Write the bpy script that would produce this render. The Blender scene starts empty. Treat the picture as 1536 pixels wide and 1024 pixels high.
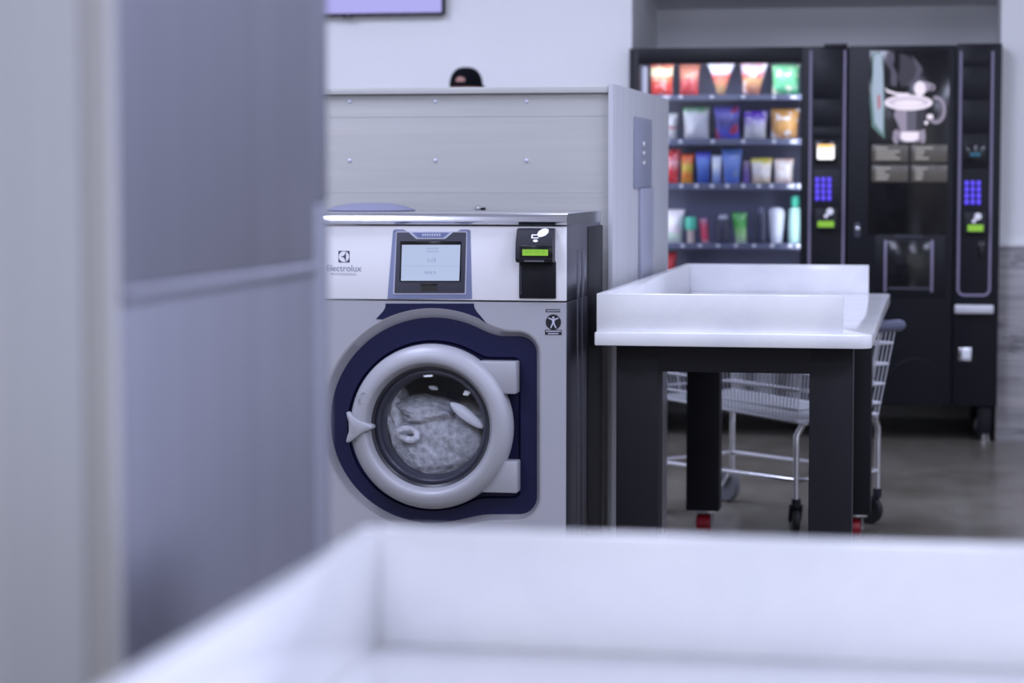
import bpy, bmesh, math, random
from mathutils import Vector, Matrix, noise
random.seed(7)
S = bpy.context.scene
COL = S.collection
PI = math.pi

# ------------------------------------------------------------------ camera model
FPX = 3413.0
PSI = math.atan(642 / FPX)
TH = math.atan(244 / FPX)
EYE = Vector((0, 0, 1.22))
FW = Vector((-math.sin(PSI) * math.cos(TH), math.cos(PSI) * math.cos(TH), -math.sin(TH)))
RT = Vector((math.cos(PSI), math.sin(PSI), 0))
UP = RT.cross(FW)


def at(px, py, Y):
    """measured photo point -> (X, Z) on the wall-parallel plane at depth Y"""
    d = FW + RT * ((px - 768) / FPX) - UP * ((py - 512) / FPX)
    p = EYE + d * (Y / d.y)
    return p.x, p.z


def rect(x0, y0, x1, y1, Y):
    xm, ym = (x0 + x1) / 2, (y0 + y1) / 2
    return at(x0, ym, Y)[0], at(x1, ym, Y)[0], at(xm, y1, Y)[1], at(xm, y0, Y)[1]


# ------------------------------------------------------------------ materials
def lin(c):
    r = []
    for v in c:
        v = v / 255.0
        r.append(v / 12.92 if v <= 0.04045 else ((v + 0.055) / 1.055) ** 2.4)
    return (r[0], r[1], r[2], 1.0)


def mat(name, rgb, rough=0.5, metal=0.0, emit=None, es=0.0, coat=0.0, spec=0.5, var=0.0, vscale=(8, 8, 8), bump=0.0):
    m = bpy.data.materials.new(name)
    m.use_nodes = True
    nt = m.node_tree
    b = nt.nodes['Principled BSDF']
    c = lin(rgb)
    b.inputs['Base Color'].default_value = c
    b.inputs['Roughness'].default_value = rough
    b.inputs['Metallic'].default_value = metal
    b.inputs['Specular IOR Level'].default_value = spec
    if coat:
        b.inputs['Coat Weight'].default_value = coat
        b.inputs['Coat Roughness'].default_value = 0.08
    if emit:
        b.inputs['Emission Color'].default_value = lin(emit)
        b.inputs['Emission Strength'].default_value = es
    if var or bump:
        tc = nt.nodes.new('ShaderNodeTexCoord')
        mp = nt.nodes.new('ShaderNodeMapping')
        mp.inputs['Scale'].default_value = vscale
        nz = nt.nodes.new('ShaderNodeTexNoise')
        nz.inputs['Scale'].default_value = 1.0
        nz.inputs['Detail'].default_value = 5
        nt.links.new(tc.outputs['Object'], mp.inputs[0])
        nt.links.new(mp.outputs[0], nz.inputs['Vector'])
        if var:
            cr = nt.nodes.new('ShaderNodeValToRGB')
            cr.color_ramp.elements[0].position = 0.3
            cr.color_ramp.elements[1].position = 0.7
            cr.color_ramp.elements[0].color = tuple(v * (1 - var) for v in c[:3]) + (1,)
            cr.color_ramp.elements[1].color = tuple(min(1, v * (1 + var)) for v in c[:3]) + (1,)
            nt.links.new(nz.outputs['Fac'], cr.inputs[0])
            nt.links.new(cr.outputs[0], b.inputs['Base Color'])
        if bump:
            bp = nt.nodes.new('ShaderNodeBump')
            bp.inputs['Strength'].default_value = bump
            bp.inputs['Distance'].default_value = 0.01
            nt.links.new(nz.outputs['Fac'], bp.inputs['Height'])
            nt.links.new(bp.outputs[0], b.inputs['Normal'])
    return m


def glow(name, rgb, s=1.0):
    m = bpy.data.materials.new(name)
    m.use_nodes = True
    nt = m.node_tree
    b = nt.nodes['Principled BSDF']
    b.inputs['Base Color'].default_value = (0.01, 0.01, 0.012, 1)
    b.inputs['Roughness'].default_value = 0.25
    b.inputs['Emission Color'].default_value = lin(rgb)
    b.inputs['Emission Strength'].default_value = s
    return m


def glass(name, tint=(0.9, 0.92, 0.95), ior=1.45, rough=0.02):
    m = bpy.data.materials.new(name)
    m.use_nodes = True
    nt = m.node_tree
    nt.nodes.remove(nt.nodes['Principled BSDF'])
    out = nt.nodes['Material Output']
    tr = nt.nodes.new('ShaderNodeBsdfTransparent')
    tr.inputs[0].default_value = tint + (1,)
    gl = nt.nodes.new('ShaderNodeBsdfGlossy')
    gl.inputs['Roughness'].default_value = rough
    fr = nt.nodes.new('ShaderNodeFresnel')
    fr.inputs[0].default_value = ior
    mx = nt.nodes.new('ShaderNodeMixShader')
    nt.links.new(fr.outputs[0], mx.inputs[0])
    nt.links.new(tr.outputs[0], mx.inputs[1])
    nt.links.new(gl.outputs[0], mx.inputs[2])
    nt.links.new(mx.outputs[0], out.inputs[0])
    return m


def grain(name, dark, light, scale, rough=0.5, contrast=(0.35, 0.65), knots=None, seams=None, spec=0.4):
    """wood-look laminate: stretched noise between two tones, optional darker knots and thin seam lines"""
    m = bpy.data.materials.new(name)
    m.use_nodes = True
    nt = m.node_tree
    L = nt.links.new
    b = nt.nodes['Principled BSDF']
    b.inputs['Roughness'].default_value = rough
    b.inputs['Specular IOR Level'].default_value = spec
    tc = nt.nodes.new('ShaderNodeTexCoord')
    mp = nt.nodes.new('ShaderNodeMapping')
    mp.inputs['Scale'].default_value = scale
    nz = nt.nodes.new('ShaderNodeTexNoise')
    nz.inputs['Scale'].default_value = 1
    nz.inputs['Detail'].default_value = 8
    nz.inputs['Roughness'].default_value = 0.62
    nz.inputs['Distortion'].default_value = 0.6
    L(tc.outputs['Object'], mp.inputs[0])
    L(mp.outputs[0], nz.inputs['Vector'])
    cr = nt.nodes.new('ShaderNodeValToRGB')
    cr.color_ramp.elements[0].position = contrast[0]
    cr.color_ramp.elements[1].position = contrast[1]
    cr.color_ramp.elements[0].color = lin(dark)
    cr.color_ramp.elements[1].color = lin(light)
    L(nz.outputs['Fac'], cr.inputs[0])
    last = cr.outputs[0]
    if knots:
        mp2 = nt.nodes.new('ShaderNodeMapping')
        mp2.inputs['Scale'].default_value = knots[1]
        L(tc.outputs['Object'], mp2.inputs[0])
        n2 = nt.nodes.new('ShaderNodeTexNoise')
        n2.inputs['Scale'].default_value = 1
        n2.inputs['Detail'].default_value = 4
        L(mp2.outputs[0], n2.inputs['Vector'])
        c2 = nt.nodes.new('ShaderNodeValToRGB')
        c2.color_ramp.elements[0].position = knots[2]
        c2.color_ramp.elements[1].position = knots[2] + 0.14
        L(n2.outputs['Fac'], c2.inputs[0])
        mx = nt.nodes.new('ShaderNodeMix')
        mx.data_type = 'RGBA'
        L(c2.outputs[0], mx.inputs[0])
        L(last, mx.inputs[6])
        mx.inputs[7].default_value = lin(knots[0])
        last = mx.outputs[2]
    L(last, b.inputs['Base Color'])
    return m


WHITE_PAINT = mat('white wall paint', (238, 238, 238), 0.7, var=0.01, vscale=(3, 3, 3))
GREY_PAINT = mat('alcove paint', (236, 236, 238), 0.75)
CEIL = mat('ceiling white', (235, 235, 235), 0.8)
QUARTZ = grain('white quartz', (220, 221, 225), (232, 232, 233), (5, 5, 5), 0.13, (0.3, 0.6),
               knots=((190, 192, 205), (3.2, 3.2, 3.2), 0.69), spec=0.5)
LAM_H = grain('washed grey laminate, horizontal grain', (172, 174, 172), (190, 187, 183), (1.3, 3, 40), 0.45, (0.25, 0.75))
LAM_V = grain('washed grey laminate, vertical grain', (172, 174, 180), (190, 189, 192), (45, 22, 0.9), 0.42, (0.25, 0.75))
PLANKS = grain('grey rustic plank cladding', (122, 120, 124), (194, 190, 190), (1.6, 1, 22), 0.55, (0.25, 0.7),
               knots=((84, 82, 88), (5, 2, 16), 0.57))
BLACK = mat('black powder coat', (24, 24, 30), 0.5, spec=0.25)
BLACK2 = mat('black machine paint', (20, 21, 28), 0.4, spec=0.25)
BLACKG = mat('black glossy plastic', (18, 18, 22), 0.12, spec=0.5)
DARK = mat('dark grey plastic', (34, 35, 43), 0.45, spec=0.3)
SILVER = mat('silver grey painted steel', (178, 178, 186), 0.38, metal=0.25)
SILVERP = mat('silver grey plastic', (166, 166, 172), 0.42, metal=0.1)
WHITEP = mat('white control panel paint', (244, 243, 246), 0.4)
NAVY = mat('navy blue plastic', (20, 22, 62), 0.45, spec=0.3)
BEZEL = mat('lavender blue bezel plastic', (134, 141, 176), 0.4)
PALE = mat('pale trim plastic', (206, 208, 226), 0.35)
GUN = mat('gunmetal grey panel', (66, 67, 80), 0.45)
CHROME = mat('chrome', (220, 220, 224), 0.12, metal=1.0)
STEEL = mat('brushed stainless steel', (176, 177, 186), 0.3, metal=1.0, var=0.1, vscale=(60, 60, 0.6))
STEELM = mat('satin steel sheet', (144, 145, 158), 0.42, metal=0.75, var=0.05, vscale=(30, 30, 0.5))
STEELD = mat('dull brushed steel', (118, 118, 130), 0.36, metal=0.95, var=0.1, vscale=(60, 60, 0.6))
LIDS = mat('polished stainless lid', (206, 206, 212), 0.22, metal=1.0)
RUBBER = mat('black rubber', (24, 24, 26), 0.6)
GREYR = mat('grey rubber wheel', (122, 124, 132), 0.5)
RED = mat('red polyurethane wheel', (140, 16, 34), 0.4)
ZINC = mat('zinc plated wire', (214, 215, 222), 0.3, metal=0.3)
GRIP = mat('grey plastic grip', (96, 100, 122), 0.45)
TRIMP = mat('purple grey metal trim', (150, 142, 168), 0.4, metal=0.15)
LCDG = glow('green backlit lcd', (144, 204, 58), 0.75)
LCDD = mat('dark lcd characters', (70, 110, 40), 0.5)
SCREENB = glow('pale blue touch screen', (182, 197, 232), 0.82)
SCREENM = glow('screen markings', (158, 172, 214), 0.82)
KEYB = glow('violet lit keys', (92, 72, 255), 1.0)
ICONW = mat('white printed icon', (226, 226, 232), 0.5, emit=(200, 200, 215), es=0.25)
INK = mat('dark grey print', (74, 76, 96), 0.5)
INKL = mat('mid grey print', (128, 130, 152), 0.5)
STICK = mat('black sticker', (22, 23, 30), 0.4)
STICKW = mat('sticker white print', (196, 198, 214), 0.5)
DRUMM = mat('stainless drum', (120, 122, 130), 0.35, metal=0.9)
GASKET = mat('dark rubber gasket', (38, 39, 48), 0.3)
GASKET2 = mat('grey rubber gasket', (56, 57, 72), 0.35)
DOORG = glass('washer door glass', (0.93, 0.94, 0.96), 1.4, 0.03)
VENDG = glass('vending glass', (0.94, 0.95, 0.97), 1.3, 0.02)


def cloth_mat(name, d, l, sc):
    return mat(name, l, 0.85, var=0.32, vscale=(sc, sc, sc), bump=0.6)


# ------------------------------------------------------------------ mesh building
class MB:
    def __init__(self):
        self.bm = bmesh.new()

    def _take(self, b):
        me = bpy.data.meshes.new('tmp')
        b.to_mesh(me)
        b.free()
        self.bm.from_mesh(me)
        bpy.data.meshes.remove(me)

    def box(self, x0, x1, y0, y1, z0, z1, bev=0.0, seg=2, m=0, M=None):
        b = bmesh.new()
        bmesh.ops.create_cube(b, size=1)
        for v in b.verts:
            v.co = Vector((x0 + (v.co.x + .5) * (x1 - x0), y0 + (v.co.y + .5) * (y1 - y0), z0 + (v.co.z + .5) * (z1 - z0)))
        if bev:
            bmesh.ops.bevel(b, geom=b.edges[:], offset=bev, segments=seg, affect='EDGES', profile=0.5)
        for f in b.faces:
            f.material_index = m
        if M:
            b.transform(M)
        bmesh.ops.recalc_face_normals(b, faces=b.faces[:])
        self._take(b)
        return self

    def loft(self, rings, m=0, cap0=False, cap1=False, closed=True):
        b = bmesh.new()
        vs = [[b.verts.new(p) for p in r] for r in rings]
        n = len(rings[0])
        for i in range(len(rings) - 1):
            for k in range(n if closed else n - 1):
                b.faces.new((vs[i][k], vs[i][(k + 1) % n], vs[i + 1][(k + 1) % n], vs[i + 1][k]))
        if cap0:
            b.faces.new(vs[0])
        if cap1:
            b.faces.new(vs[-1])
        for f in b.faces:
            f.material_index = m
        bmesh.ops.recalc_face_normals(b, faces=b.faces[:])
        self._take(b)
        return self

    def prism(self, pts, y0, y1, m=0, bev=0.0):
        """outline in (x, z) with thickness from y0 to y1"""
        b = bmesh.new()
        f = b.faces.new([b.verts.new((p[0], y0, p[1])) for p in pts])
        g = bmesh.ops.extrude_face_region(b, geom=[f])
        for v in g['geom']:
            if isinstance(v, bmesh.types.BMVert):
                v.co.y = y1
        bmesh.ops.recalc_face_normals(b, faces=b.faces[:])
        if bev:
            ed = [e for e in b.edges if all(abs(v.co.y - y0) < 1e-6 for v in e.verts)]
            bmesh.ops.bevel(b, geom=ed, offset=bev, segments=2, affect='EDGES', profile=0.5)
        for f in b.faces:
            f.material_index = m
        self._take(b)
        return self

    def zprism(self, pts, z0, z1, m=0, bev=0.0):
        b = bmesh.new()
        f = b.faces.new([b.verts.new((p[0], p[1], z0)) for p in pts])
        g = bmesh.ops.extrude_face_region(b, geom=[f])
        for v in g['geom']:
            if isinstance(v, bmesh.types.BMVert):
                v.co.z = z1
        bmesh.ops.recalc_face_normals(b, faces=b.faces[:])
        if bev:
            ed = [e for e in b.edges if abs(e.verts[0].co.z - e.verts[1].co.z) < 1e-6]
            bmesh.ops.bevel(b, geom=ed, offset=bev, segments=2, affect='EDGES', profile=0.5)
        for f in b.faces:
            f.material_index = m
        self._take(b)
        return self

    def lathe_y(self, c, prof, n=64, m=0, cap0=False, cap1=False, sx=1, sz=1):
        rings = []
        for r, y in prof:
            rings.append([(c[0] + sx * r * math.cos(2 * PI * k / n), y, c[1] + sz * r * math.sin(2 * PI * k / n)) for k in range(n)])
        return self.loft(rings, m, cap0, cap1)

    def lathe_z(self, c, prof, n=20, m=0, cap0=True, cap1=True):
        rings = [[(c[0] + r * math.cos(2 * PI * k / n), c[1] + r * math.sin(2 * PI * k / n), z) for k in range(n)] for r, z in prof]
        return self.loft(rings, m, cap0, cap1)

    def tube(self, pts, r, n=8, m=0, closed=False, cap=True):
        pts = [Vector(p) for p in pts]
        N = len(pts)
        rings = []
        ref = None
        for i in range(N):
            if closed:
                t = (pts[(i + 1) % N] - pts[i - 1]).normalized()
            else:
                t = (pts[min(i + 1, N - 1)] - pts[max(i - 1, 0)]).normalized()
            if ref is None:
                ref = Vector((0, 0, 1)) if abs(t.z) < 0.9 else Vector((1, 0, 0))
            a = (ref - t * ref.dot(t)).normalized()
            ref = a
            bb = t.cross(a)
            rr = r[i] if isinstance(r, (list, tuple)) else r
            rings.append([tuple(pts[i] + a * rr * math.cos(2 * PI * k / n) + bb * rr * math.sin(2 * PI * k / n)) for k in range(n)])
        if closed:
            rings.append(rings[0])
            return self.loft(rings, m)
        return self.loft(rings, m, cap, cap)

    def ball(self, c, rx, ry, rz, m=0, u=20, v=12, M=None):
        b = bmesh.new()
        bmesh.ops.create_uvsphere(b, u_segments=u, v_segments=v, radius=1)
        for w in b.verts:
            w.co = Vector((w.co.x * rx, w.co.y * ry, w.co.z * rz))
        if M:
            b.transform(M)
        for w in b.verts:
            w.co += Vector(c)
        for f in b.faces:
            f.material_index = m
        self._take(b)
        return self

    def build(self, name, mats, parent=None, sharp=38):
        me = bpy.data.meshes.new(name)
        bmesh.ops.remove_doubles(self.bm, verts=self.bm.verts[:], dist=1e-6)
        self.bm.to_mesh(me)
        self.bm.free()
        for p in me.polygons:
            p.use_smooth = True
        me.set_sharp_from_angle(angle=math.radians(sharp))
        for x in (mats if isinstance(mats, (list, tuple)) else [mats]):
            me.materials.append(x)
        o = bpy.data.objects.new(name, me)
        COL.objects.link(o)
        if parent is not None:
            adopt(o, parent)
        return o


def world_shift(p):
    v = Vector((0, 0, 0))
    while p is not None:
        v += p.location
        p = p.parent
    return v


def adopt(o, parent):
    o.parent = parent
    if parent.parent is None:
        o.matrix_parent_inverse = Matrix.Translation(-parent.location)


def thing(name, label, cat, loc=(0, 0, 0), group=None):
    o = bpy.data.objects.new(name, None)
    o.empty_display_size = 0.1
    o.location = loc
    COL.objects.link(o)
    return tag(o, label, cat, group)


def tag(o, label, cat, group=None):
    o['label'] = label
    o['category'] = cat
    if group:
        o['group'] = group
    return o


def struct(o):
    o['kind'] = 'structure'
    return o


def lettering(name, s, size, x, Y, z, m, parent, align='CENTER', spacing=1.0, depth=0.0004):
    cu = bpy.data.curves.new(name, 'FONT')
    cu.body = s
    cu.size = size
    cu.align_x = align
    cu.align_y = 'CENTER'
    cu.space_character = spacing
    cu.extrude = depth
    t = bpy.data.objects.new(name, cu)
    COL.objects.link(t)
    dg = bpy.context.evaluated_depsgraph_get()
    me = bpy.data.meshes.new_from_object(t.evaluated_get(dg))
    bpy.data.objects.remove(t)
    me.transform(Matrix.Translation((x, Y, z)) @ Matrix.Rotation(PI / 2, 4, 'X'))
    me.materials.clear()
    me.materials.append(m)
    o = bpy.data.objects.new(name, me)
    COL.objects.link(o)
    adopt(o, parent)
    return o


def disc(c, r, n=32, a0=0, a1=2 * PI):
    return [(c[0] + r * math.cos(a0 + (a1 - a0) * k / n), c[1] + r * math.sin(a0 + (a1 - a0) * k / n)) for k in range(n)]


def PX(pts, Y):
    return [at(p[0], p[1], Y) for p in pts]


def rrect(x0, x1, z0, z1, r, n=5):
    out = []
    for cx, cz, a in ((x1 - r, z1 - r, 0), (x0 + r, z1 - r, PI / 2), (x0 + r, z0 + r, PI), (x1 - r, z0 + r, 1.5 * PI)):
        for k in range(n + 1):
            out.append((cx + r * math.cos(a + PI / 2 * k / n), cz + r * math.sin(a + PI / 2 * k / n)))
    return out


# ================================================================== the room
YW = 10.80          # front face of the back wall
XA0, XA1 = at(948, 30, YW)[0], at(1498, 300, YW)[0]   # alcove opening
YA = 11.80
HC = 3.05
RX0, RX1, RY0 = -4.6, 3.2, -2.6

# polished concrete floor
fm = bpy.data.materials.new('polished concrete')
fm.use_nodes = True
nt = fm.node_tree
b = nt.nodes['Principled BSDF']
tc = nt.nodes.new('ShaderNodeTexCoord')
def fnoise(sc, det, lo, hi, c0, c1):
    mp = nt.nodes.new('ShaderNodeMapping'); mp.inputs['Scale'].default_value = sc
    nz = nt.nodes.new('ShaderNodeTexNoise'); nz.inputs['Scale'].default_value = 1; nz.inputs['Detail'].default_value = det
    cr = nt.nodes.new('ShaderNodeValToRGB')
    cr.color_ramp.elements[0].position = lo; cr.color_ramp.elements[1].position = hi
    cr.color_ramp.elements[0].color = lin(c0); cr.color_ramp.elements[1].color = lin(c1)
    nt.links.new(tc.outputs['Object'], mp.inputs[0]); nt.links.new(mp.outputs[0], nz.inputs['Vector']); nt.links.new(nz.outputs['Fac'], cr.inputs[0])
    return cr.outputs[0]
c1 = fnoise((1.6, 1.1, 1), 6, 0.3, 0.7, (104, 100, 92), (138, 133, 124))
c2 = fnoise((7, 3.5, 1), 8, 0.35, 0.75, (255, 255, 255), (196, 190, 168))
mx = nt.nodes.new('ShaderNodeMix'); mx.data_type = 'RGBA'; mx.blend_type = 'MULTIPLY'; mx.inputs[0].default_value = 0.7
nt.links.new(c1, mx.inputs[6]); nt.links.new(c2, mx.inputs[7])
nt.links.new(mx.outputs[2], b.inputs['Base Color'])
b.inputs['Roughness'].default_value = 0.22
b.inputs['Specular IOR Level'].default_value = 0.5
struct(MB().box(RX0, RX1, RY0, YA + 0.1, -0.1, 0).build('floor', fm))
struct(MB().box(RX0, RX1, RY0, YA + 0.1, HC, HC + 0.1).build('ceiling', CEIL))
struct(MB().box(RX0, XA0, YW, YA + 0.1, 0, HC).build('wall_back_left', WHITE_PAINT))
zr = at(1517, 370, YW)[1]
struct(MB().box(XA1, RX1, YW + 0.004, YA + 0.1, 0, HC).build('wall_back_right', WHITE_PAINT))
struct(MB().box(XA1, RX1, YW - 0.012, YW + 0.004, 0, zr, 0.001).build('wall_back_cladding', PLANKS))
struct(MB().box(XA1, RX1, YW - 0.02, YW + 0.004, zr, zr + 0.022, 0.003).build('trim_1', WHITE_PAINT))
zal = at(1200, 12, YA)[1]
struct(MB().box(XA0, XA1, YA, YA + 0.1, 0, HC).build('wall_alcove', GREY_PAINT))
struct(MB().loft([[(x, YW, 2.26), (x, YA, zal), (x, YA, HC), (x, YW, HC)] for x in (XA0, XA1)], 0, True, True).build('ceiling_alcove', WHITE_PAINT))  # slope made up: unseen front edge raised so lamps reach the alcove back
struct(MB().box(RX0 - 0.1, RX0, RY0, YA + 0.1, 0, HC).build('wall_left', WHITE_PAINT))
struct(MB().box(RX1, RX1 + 0.1, RY0, YA + 0.1, 0, HC).build('wall_right', WHITE_PAINT))

# ================================================================== television
YT = YW - 0.06
t = thing('television', 'wall-mounted flat television showing a pale lavender picture', 'television', (-3.0, YW, 2.4))
x1, z0 = at(666, 22, YT)
x0 = x1 - 1.22
z1 = z0 + 0.70
fr = MB()
fr.box(x0, x1, YT, YT + 0.045, z0, z1, 0.004)
fr.build('housing', BLACK2, t)
MB().box(x0 + 0.012, x1 - 0.012, YT - 0.002, YT + 0.001, z0 + 0.012, z1 - 0.012).build('screen', glow('television picture', (180, 176, 248), 0.8), t)
lx = at(521, 25, YT)[0]
MB().box(lx - 0.025, lx + 0.025, YT - 0.004, YT + 0.01, z0 - 0.009, z0 + 0.003, 0.002).build('sensor_bump', BLACKG, t)
MB().box((x0 + x1) / 2 - 0.2, (x0 + x1) / 2 + 0.2, YT + 0.045, YW, z0 + 0.2, z1 - 0.2).build('wall_bracket', BLACK, t)

# ================================================================== laminate partition behind the washers
YP = 6.52
t = thing('laminate_partition', 'tall grey wood-look partition behind the washer, screw heads on its front', 'partition', (-2, 7, 0))
XE = at(912, 300, 6.5)[0]
ztop = at(912, 125, 6.5)[1]
zc0, zc1 = at(700, 141.0, 6.5)[1], at(700, 130.5, 6.5)[1]
za, zb = at(700, 175, YP)[1], at(700, 289, YP)[1]
PB = MB()
PB.box(RX0 + 0.02, XE - 0.001, YP, YP + 0.03, 0, zb - 0.0005)
PB.box(RX0 + 0.02, XE - 0.001, YP + 0.001, YP + 0.03, zb, za - 0.0005)
PB.box(RX0 + 0.02, XE - 0.001, YP + 0.0005, YP + 0.03, za, zc0)
PB.build('front_board', LAM_H, t)
MB().box(RX0 + 0.02, XE - 0.001, 6.505, 7.8, zc0 + 0.0015, zc1, 0.001).build('top_cap', LAM_H, t)
MB().box(RX0 + 0.02, XE - 0.012, 7.76, 7.8, 0, zc0 + 0.004).build('rear_board', LAM_H, t)
ep = MB().box(XE, XE + 0.014, 6.50, 7.86, 0, ztop, 0.001).build('end_panel', LAM_V, t)
def yx(px, X):   # depth of a pixel column on a plane of constant X
    d = FW + RT * ((px - 768) / FPX)
    return X * d.y / d.x
XP = XE + 0.014
PLATE = mat('blue grey metal plate', (140, 145, 164), 0.4, metal=0.2)
ya, yb = yx(949, XP), yx(974, XP)
ap = MB().box(XP, XP + 0.006, ya, yb, 1.19, 1.41, 0.002).build('access_plate', PLATE, ep)
MB().box(XP, XP + 0.012, yx(957, XP), yb, 0.75, 1.19, 0.003).build('cable_cover', mat('pale plate', (158, 161, 178), 0.45, metal=0.2), ep)
ym = yx(961, XP)
for zz in (1.328, 1.302, 1.272):
    MB().ball((XP + 0.008, ym, zz), 0.008, 0.022, 0.009).build('plate_screw', CHROME, ap)
for px in (524.5, 653, 790):
    for py in (152, 240.5):
        X, Z = at(px, py, YP)
        s = MB()
        s.lathe_y((X, Z), [(0.0055, YP), (0.005, YP - 0.002), (0.003, YP - 0.0032), (0.001, YP - 0.0035)], 14, cap1=True)
        s.build('screw_head', PALE, t)
X, Z = at(718, 313, YP)
MB().lathe_y((X, Z), [(0.012, YP), (0.011, YP - 0.006), (0.006, YP - 0.012), (0.001, YP - 0.013)], 14, cap1=True).build('screw_head', CHROME, t)
MB().box(X + 0.012, X + 0.02, YP - 0.01, YP, Z - 0.005, Z + 0.004).build('cable_clip', BLACK, t)

# ================================================================== the washer
Y0 = 5.85
XL, XR = at(648, 640, Y0)[0] - 0.36, at(850, 640, Y0)[0]
ZT, ZB = at(700, 320, Y0)[1], 0.07
zl, zp = at(700, 337.5, Y0)[1], at(700, 450.5, Y0)[1]
YB = 6.44
W = thing('washing_machine', 'silver front-loading washer with navy door surround, washing a soapy load', 'washing machine', ((XL + XR) / 2, 6.1, 0))

CX, CY = 648.0, 632.0
def smooth_min(a, b, k):
    h = max(0, min(1, 0.5 + 0.5 * (b - a) / k))
    return b * (1 - h) + a * h - k * h * (1 - h)
def outline_px(cx, cy, r, bx, rad, k, N=180):
    x0, y0, x1, y1 = bx
    mx_, my_, hx, hy = (x0 + x1) / 2, (y0 + y1) / 2, (x1 - x0) / 2 - rad, (y1 - y0) / 2 - rad
    def sdf(x, y):
        d1 = math.hypot(x - cx, y - cy) - r
        qx, qy = abs(x - mx_) - hx, abs(y - my_) - hy
        d2 = math.hypot(max(qx, 0), max(qy, 0)) + min(max(qx, qy), 0) - rad
        return smooth_min(d1, d2, k)
    out = []
    for i in range(N):
        a = 2 * PI * i / N
        lo, hi = 40.0, 320.0
        for _ in range(40):
            m_ = (lo + hi) / 2
            if sdf(CX + m_ * math.cos(a), CY + m_ * math.sin(a)) < 0:
                lo = m_
            else:
                hi = m_
        if math.cos(a) > 0.05:
            lo = min(lo, (x1 - CX) / math.cos(a))
        out.append((CX + lo * math.cos(a), CY + lo * math.sin(a)))
    return out
OUT = outline_px(648, 630, 167, (640, 495, 812, 782), 36, 16)
MID = outline_px(648.5, 630, 164.5, (640, 497.5, 809.5, 779.5), 34, 15)
INN = outline_px(650, 630, 154, (640, 504, 805.5, 771), 26, 12)
STEP = outline_px(649, 638, 128, (650, 535, 781, 747), 10, 8)
STEP2 = outline_px(649, 638, 125, (650, 538, 778, 744), 8, 7)
r3 = lambda o, Y: [(lambda q: (q[0], Y, q[1]))(at(p[0], p[1], Y)) for p in o]
# front plate: rectangle down to the recess outline
ctr = at(CX, CY, Y0)
o3 = r3(OUT, Y0)
fx0, fx1, fz0, fz1 = XL + 0.002, XR - 0.002, ZB, zp - 0.003
rr = []
for p in o3:
    dx, dz = p[0] - ctr[0], p[2] - ctr[1]
    tt = min((fx1 - ctr[0]) / dx if dx > 1e-9 else 1e9, (fx0 - ctr[0]) / dx if dx < -1e-9 else 1e9,
             (fz1 - ctr[1]) / dz if dz > 1e-9 else 1e9, (fz0 - ctr[1]) / dz if dz < -1e-9 else 1e9)
    rr.append([ctr[0] + dx * tt, Y0, ctr[1] + dz * tt])
for cx_, cz_ in ((fx0, fz0), (fx0, fz1), (fx1, fz0), (fx1, fz1)):
    k = min(range(len(rr)), key=lambda i: (rr[i][0] - cx_) ** 2 + (rr[i][2] - cz_) ** 2)
    rr[k] = [cx_, Y0, cz_]
back = [[p[0] , Y0 + 0.02, p[2]] for p in rr]
MB().loft([back, rr, o3]).build('front_panel', SILVER, W)
MB().loft([o3, r3(MID, Y0 + 0.001), r3(INN, Y0 + 0.022)]).build('recess_rim', mat('satin silver rim', (164, 163, 168), 0.35, metal=0.25), W)
DC = at(654, 636, Y0 + 0.02)
def circ(c, r, Y, N=180, flip=-1):
    return [(c[0] + r * math.cos(2 * PI * k / N), Y, c[1] + flip * r * math.sin(2 * PI * k / N)) for k in range(N)]
nv = MB()
nv.loft([r3(INN, Y0 + 0.022), r3(STEP, Y0 + 0.022), r3(STEP2, Y0 + 0.032), circ(DC, 0.165, Y0 + 0.032)])
nv.build('recess_panel', NAVY, W)
# cabinet shell
cb = MB()
cb.box(XL, XL + 0.012, Y0 + 0.003, YB, ZB, zp)
cb.box(XL, XR, YB - 0.012, YB, ZB, zl)
cb.box(XL + 0.02, XR - 0.02, Y0 + 0.03, YB - 0.02, 0.0, ZB + 0.012)
cb.box(XL + 0.012, XR - 0.012, Y0 + 0.03, YB, zp - 0.012, zp - 0.004)
cb.build('cabinet', SILVER, W)
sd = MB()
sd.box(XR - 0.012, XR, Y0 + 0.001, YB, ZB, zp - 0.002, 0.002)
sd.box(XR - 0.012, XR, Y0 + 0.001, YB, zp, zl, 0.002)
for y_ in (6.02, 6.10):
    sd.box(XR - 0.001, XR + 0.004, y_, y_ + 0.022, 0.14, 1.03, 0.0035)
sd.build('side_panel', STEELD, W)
MB().box(XR - 0.01, XR + 0.003, 6.20, YB + 0.03, ZB, zl - 0.01, 0.002).build('rear_gap_shade', BLACK, W)  # black block put in for the shadow between washer and end panel
# control panel and lid
MB().box(XL, XR - 0.001, Y0 - 0.002, Y0 + 0.05, zp + 0.001, zl - 0.002, 0.002).build('control_panel', WHITEP, W)
zz = zl
lid = [[(XL, Y0 + 0.012, zl), (XL, Y0 - 0.012, zl + 0.002), (XL, Y0 - 0.02, zl + 0.010), (XL, Y0 - 0.016, zl + 0.019), (XL, Y0 - 0.004, ZT - 0.001), (XL, Y0 + 0.02, ZT), (XL, YB, ZT), (XL, YB, zl)]]
lid.append([(XR + 0.002, p[1], p[2]) for p in lid[0]])
MB().loft(lid, 0, True, True).build('lid', LIDS, W, sharp=50)
# rounded dispenser cover standing on the lid
dome = MB()
dx_, dz_ = at(556, 318, 6.2)[0], ZT
dome.lathe_z((dx_, 6.2), [(0.125, dz_), (0.125, dz_ + 0.004), (0.10, dz_ + 0.014), (0.06, dz_ + 0.021), (0.02, dz_ + 0.0235)], 40)
dome.build('dispenser_cover', mat('grey plastic cover', (112, 114, 136), 0.6), W)

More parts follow.
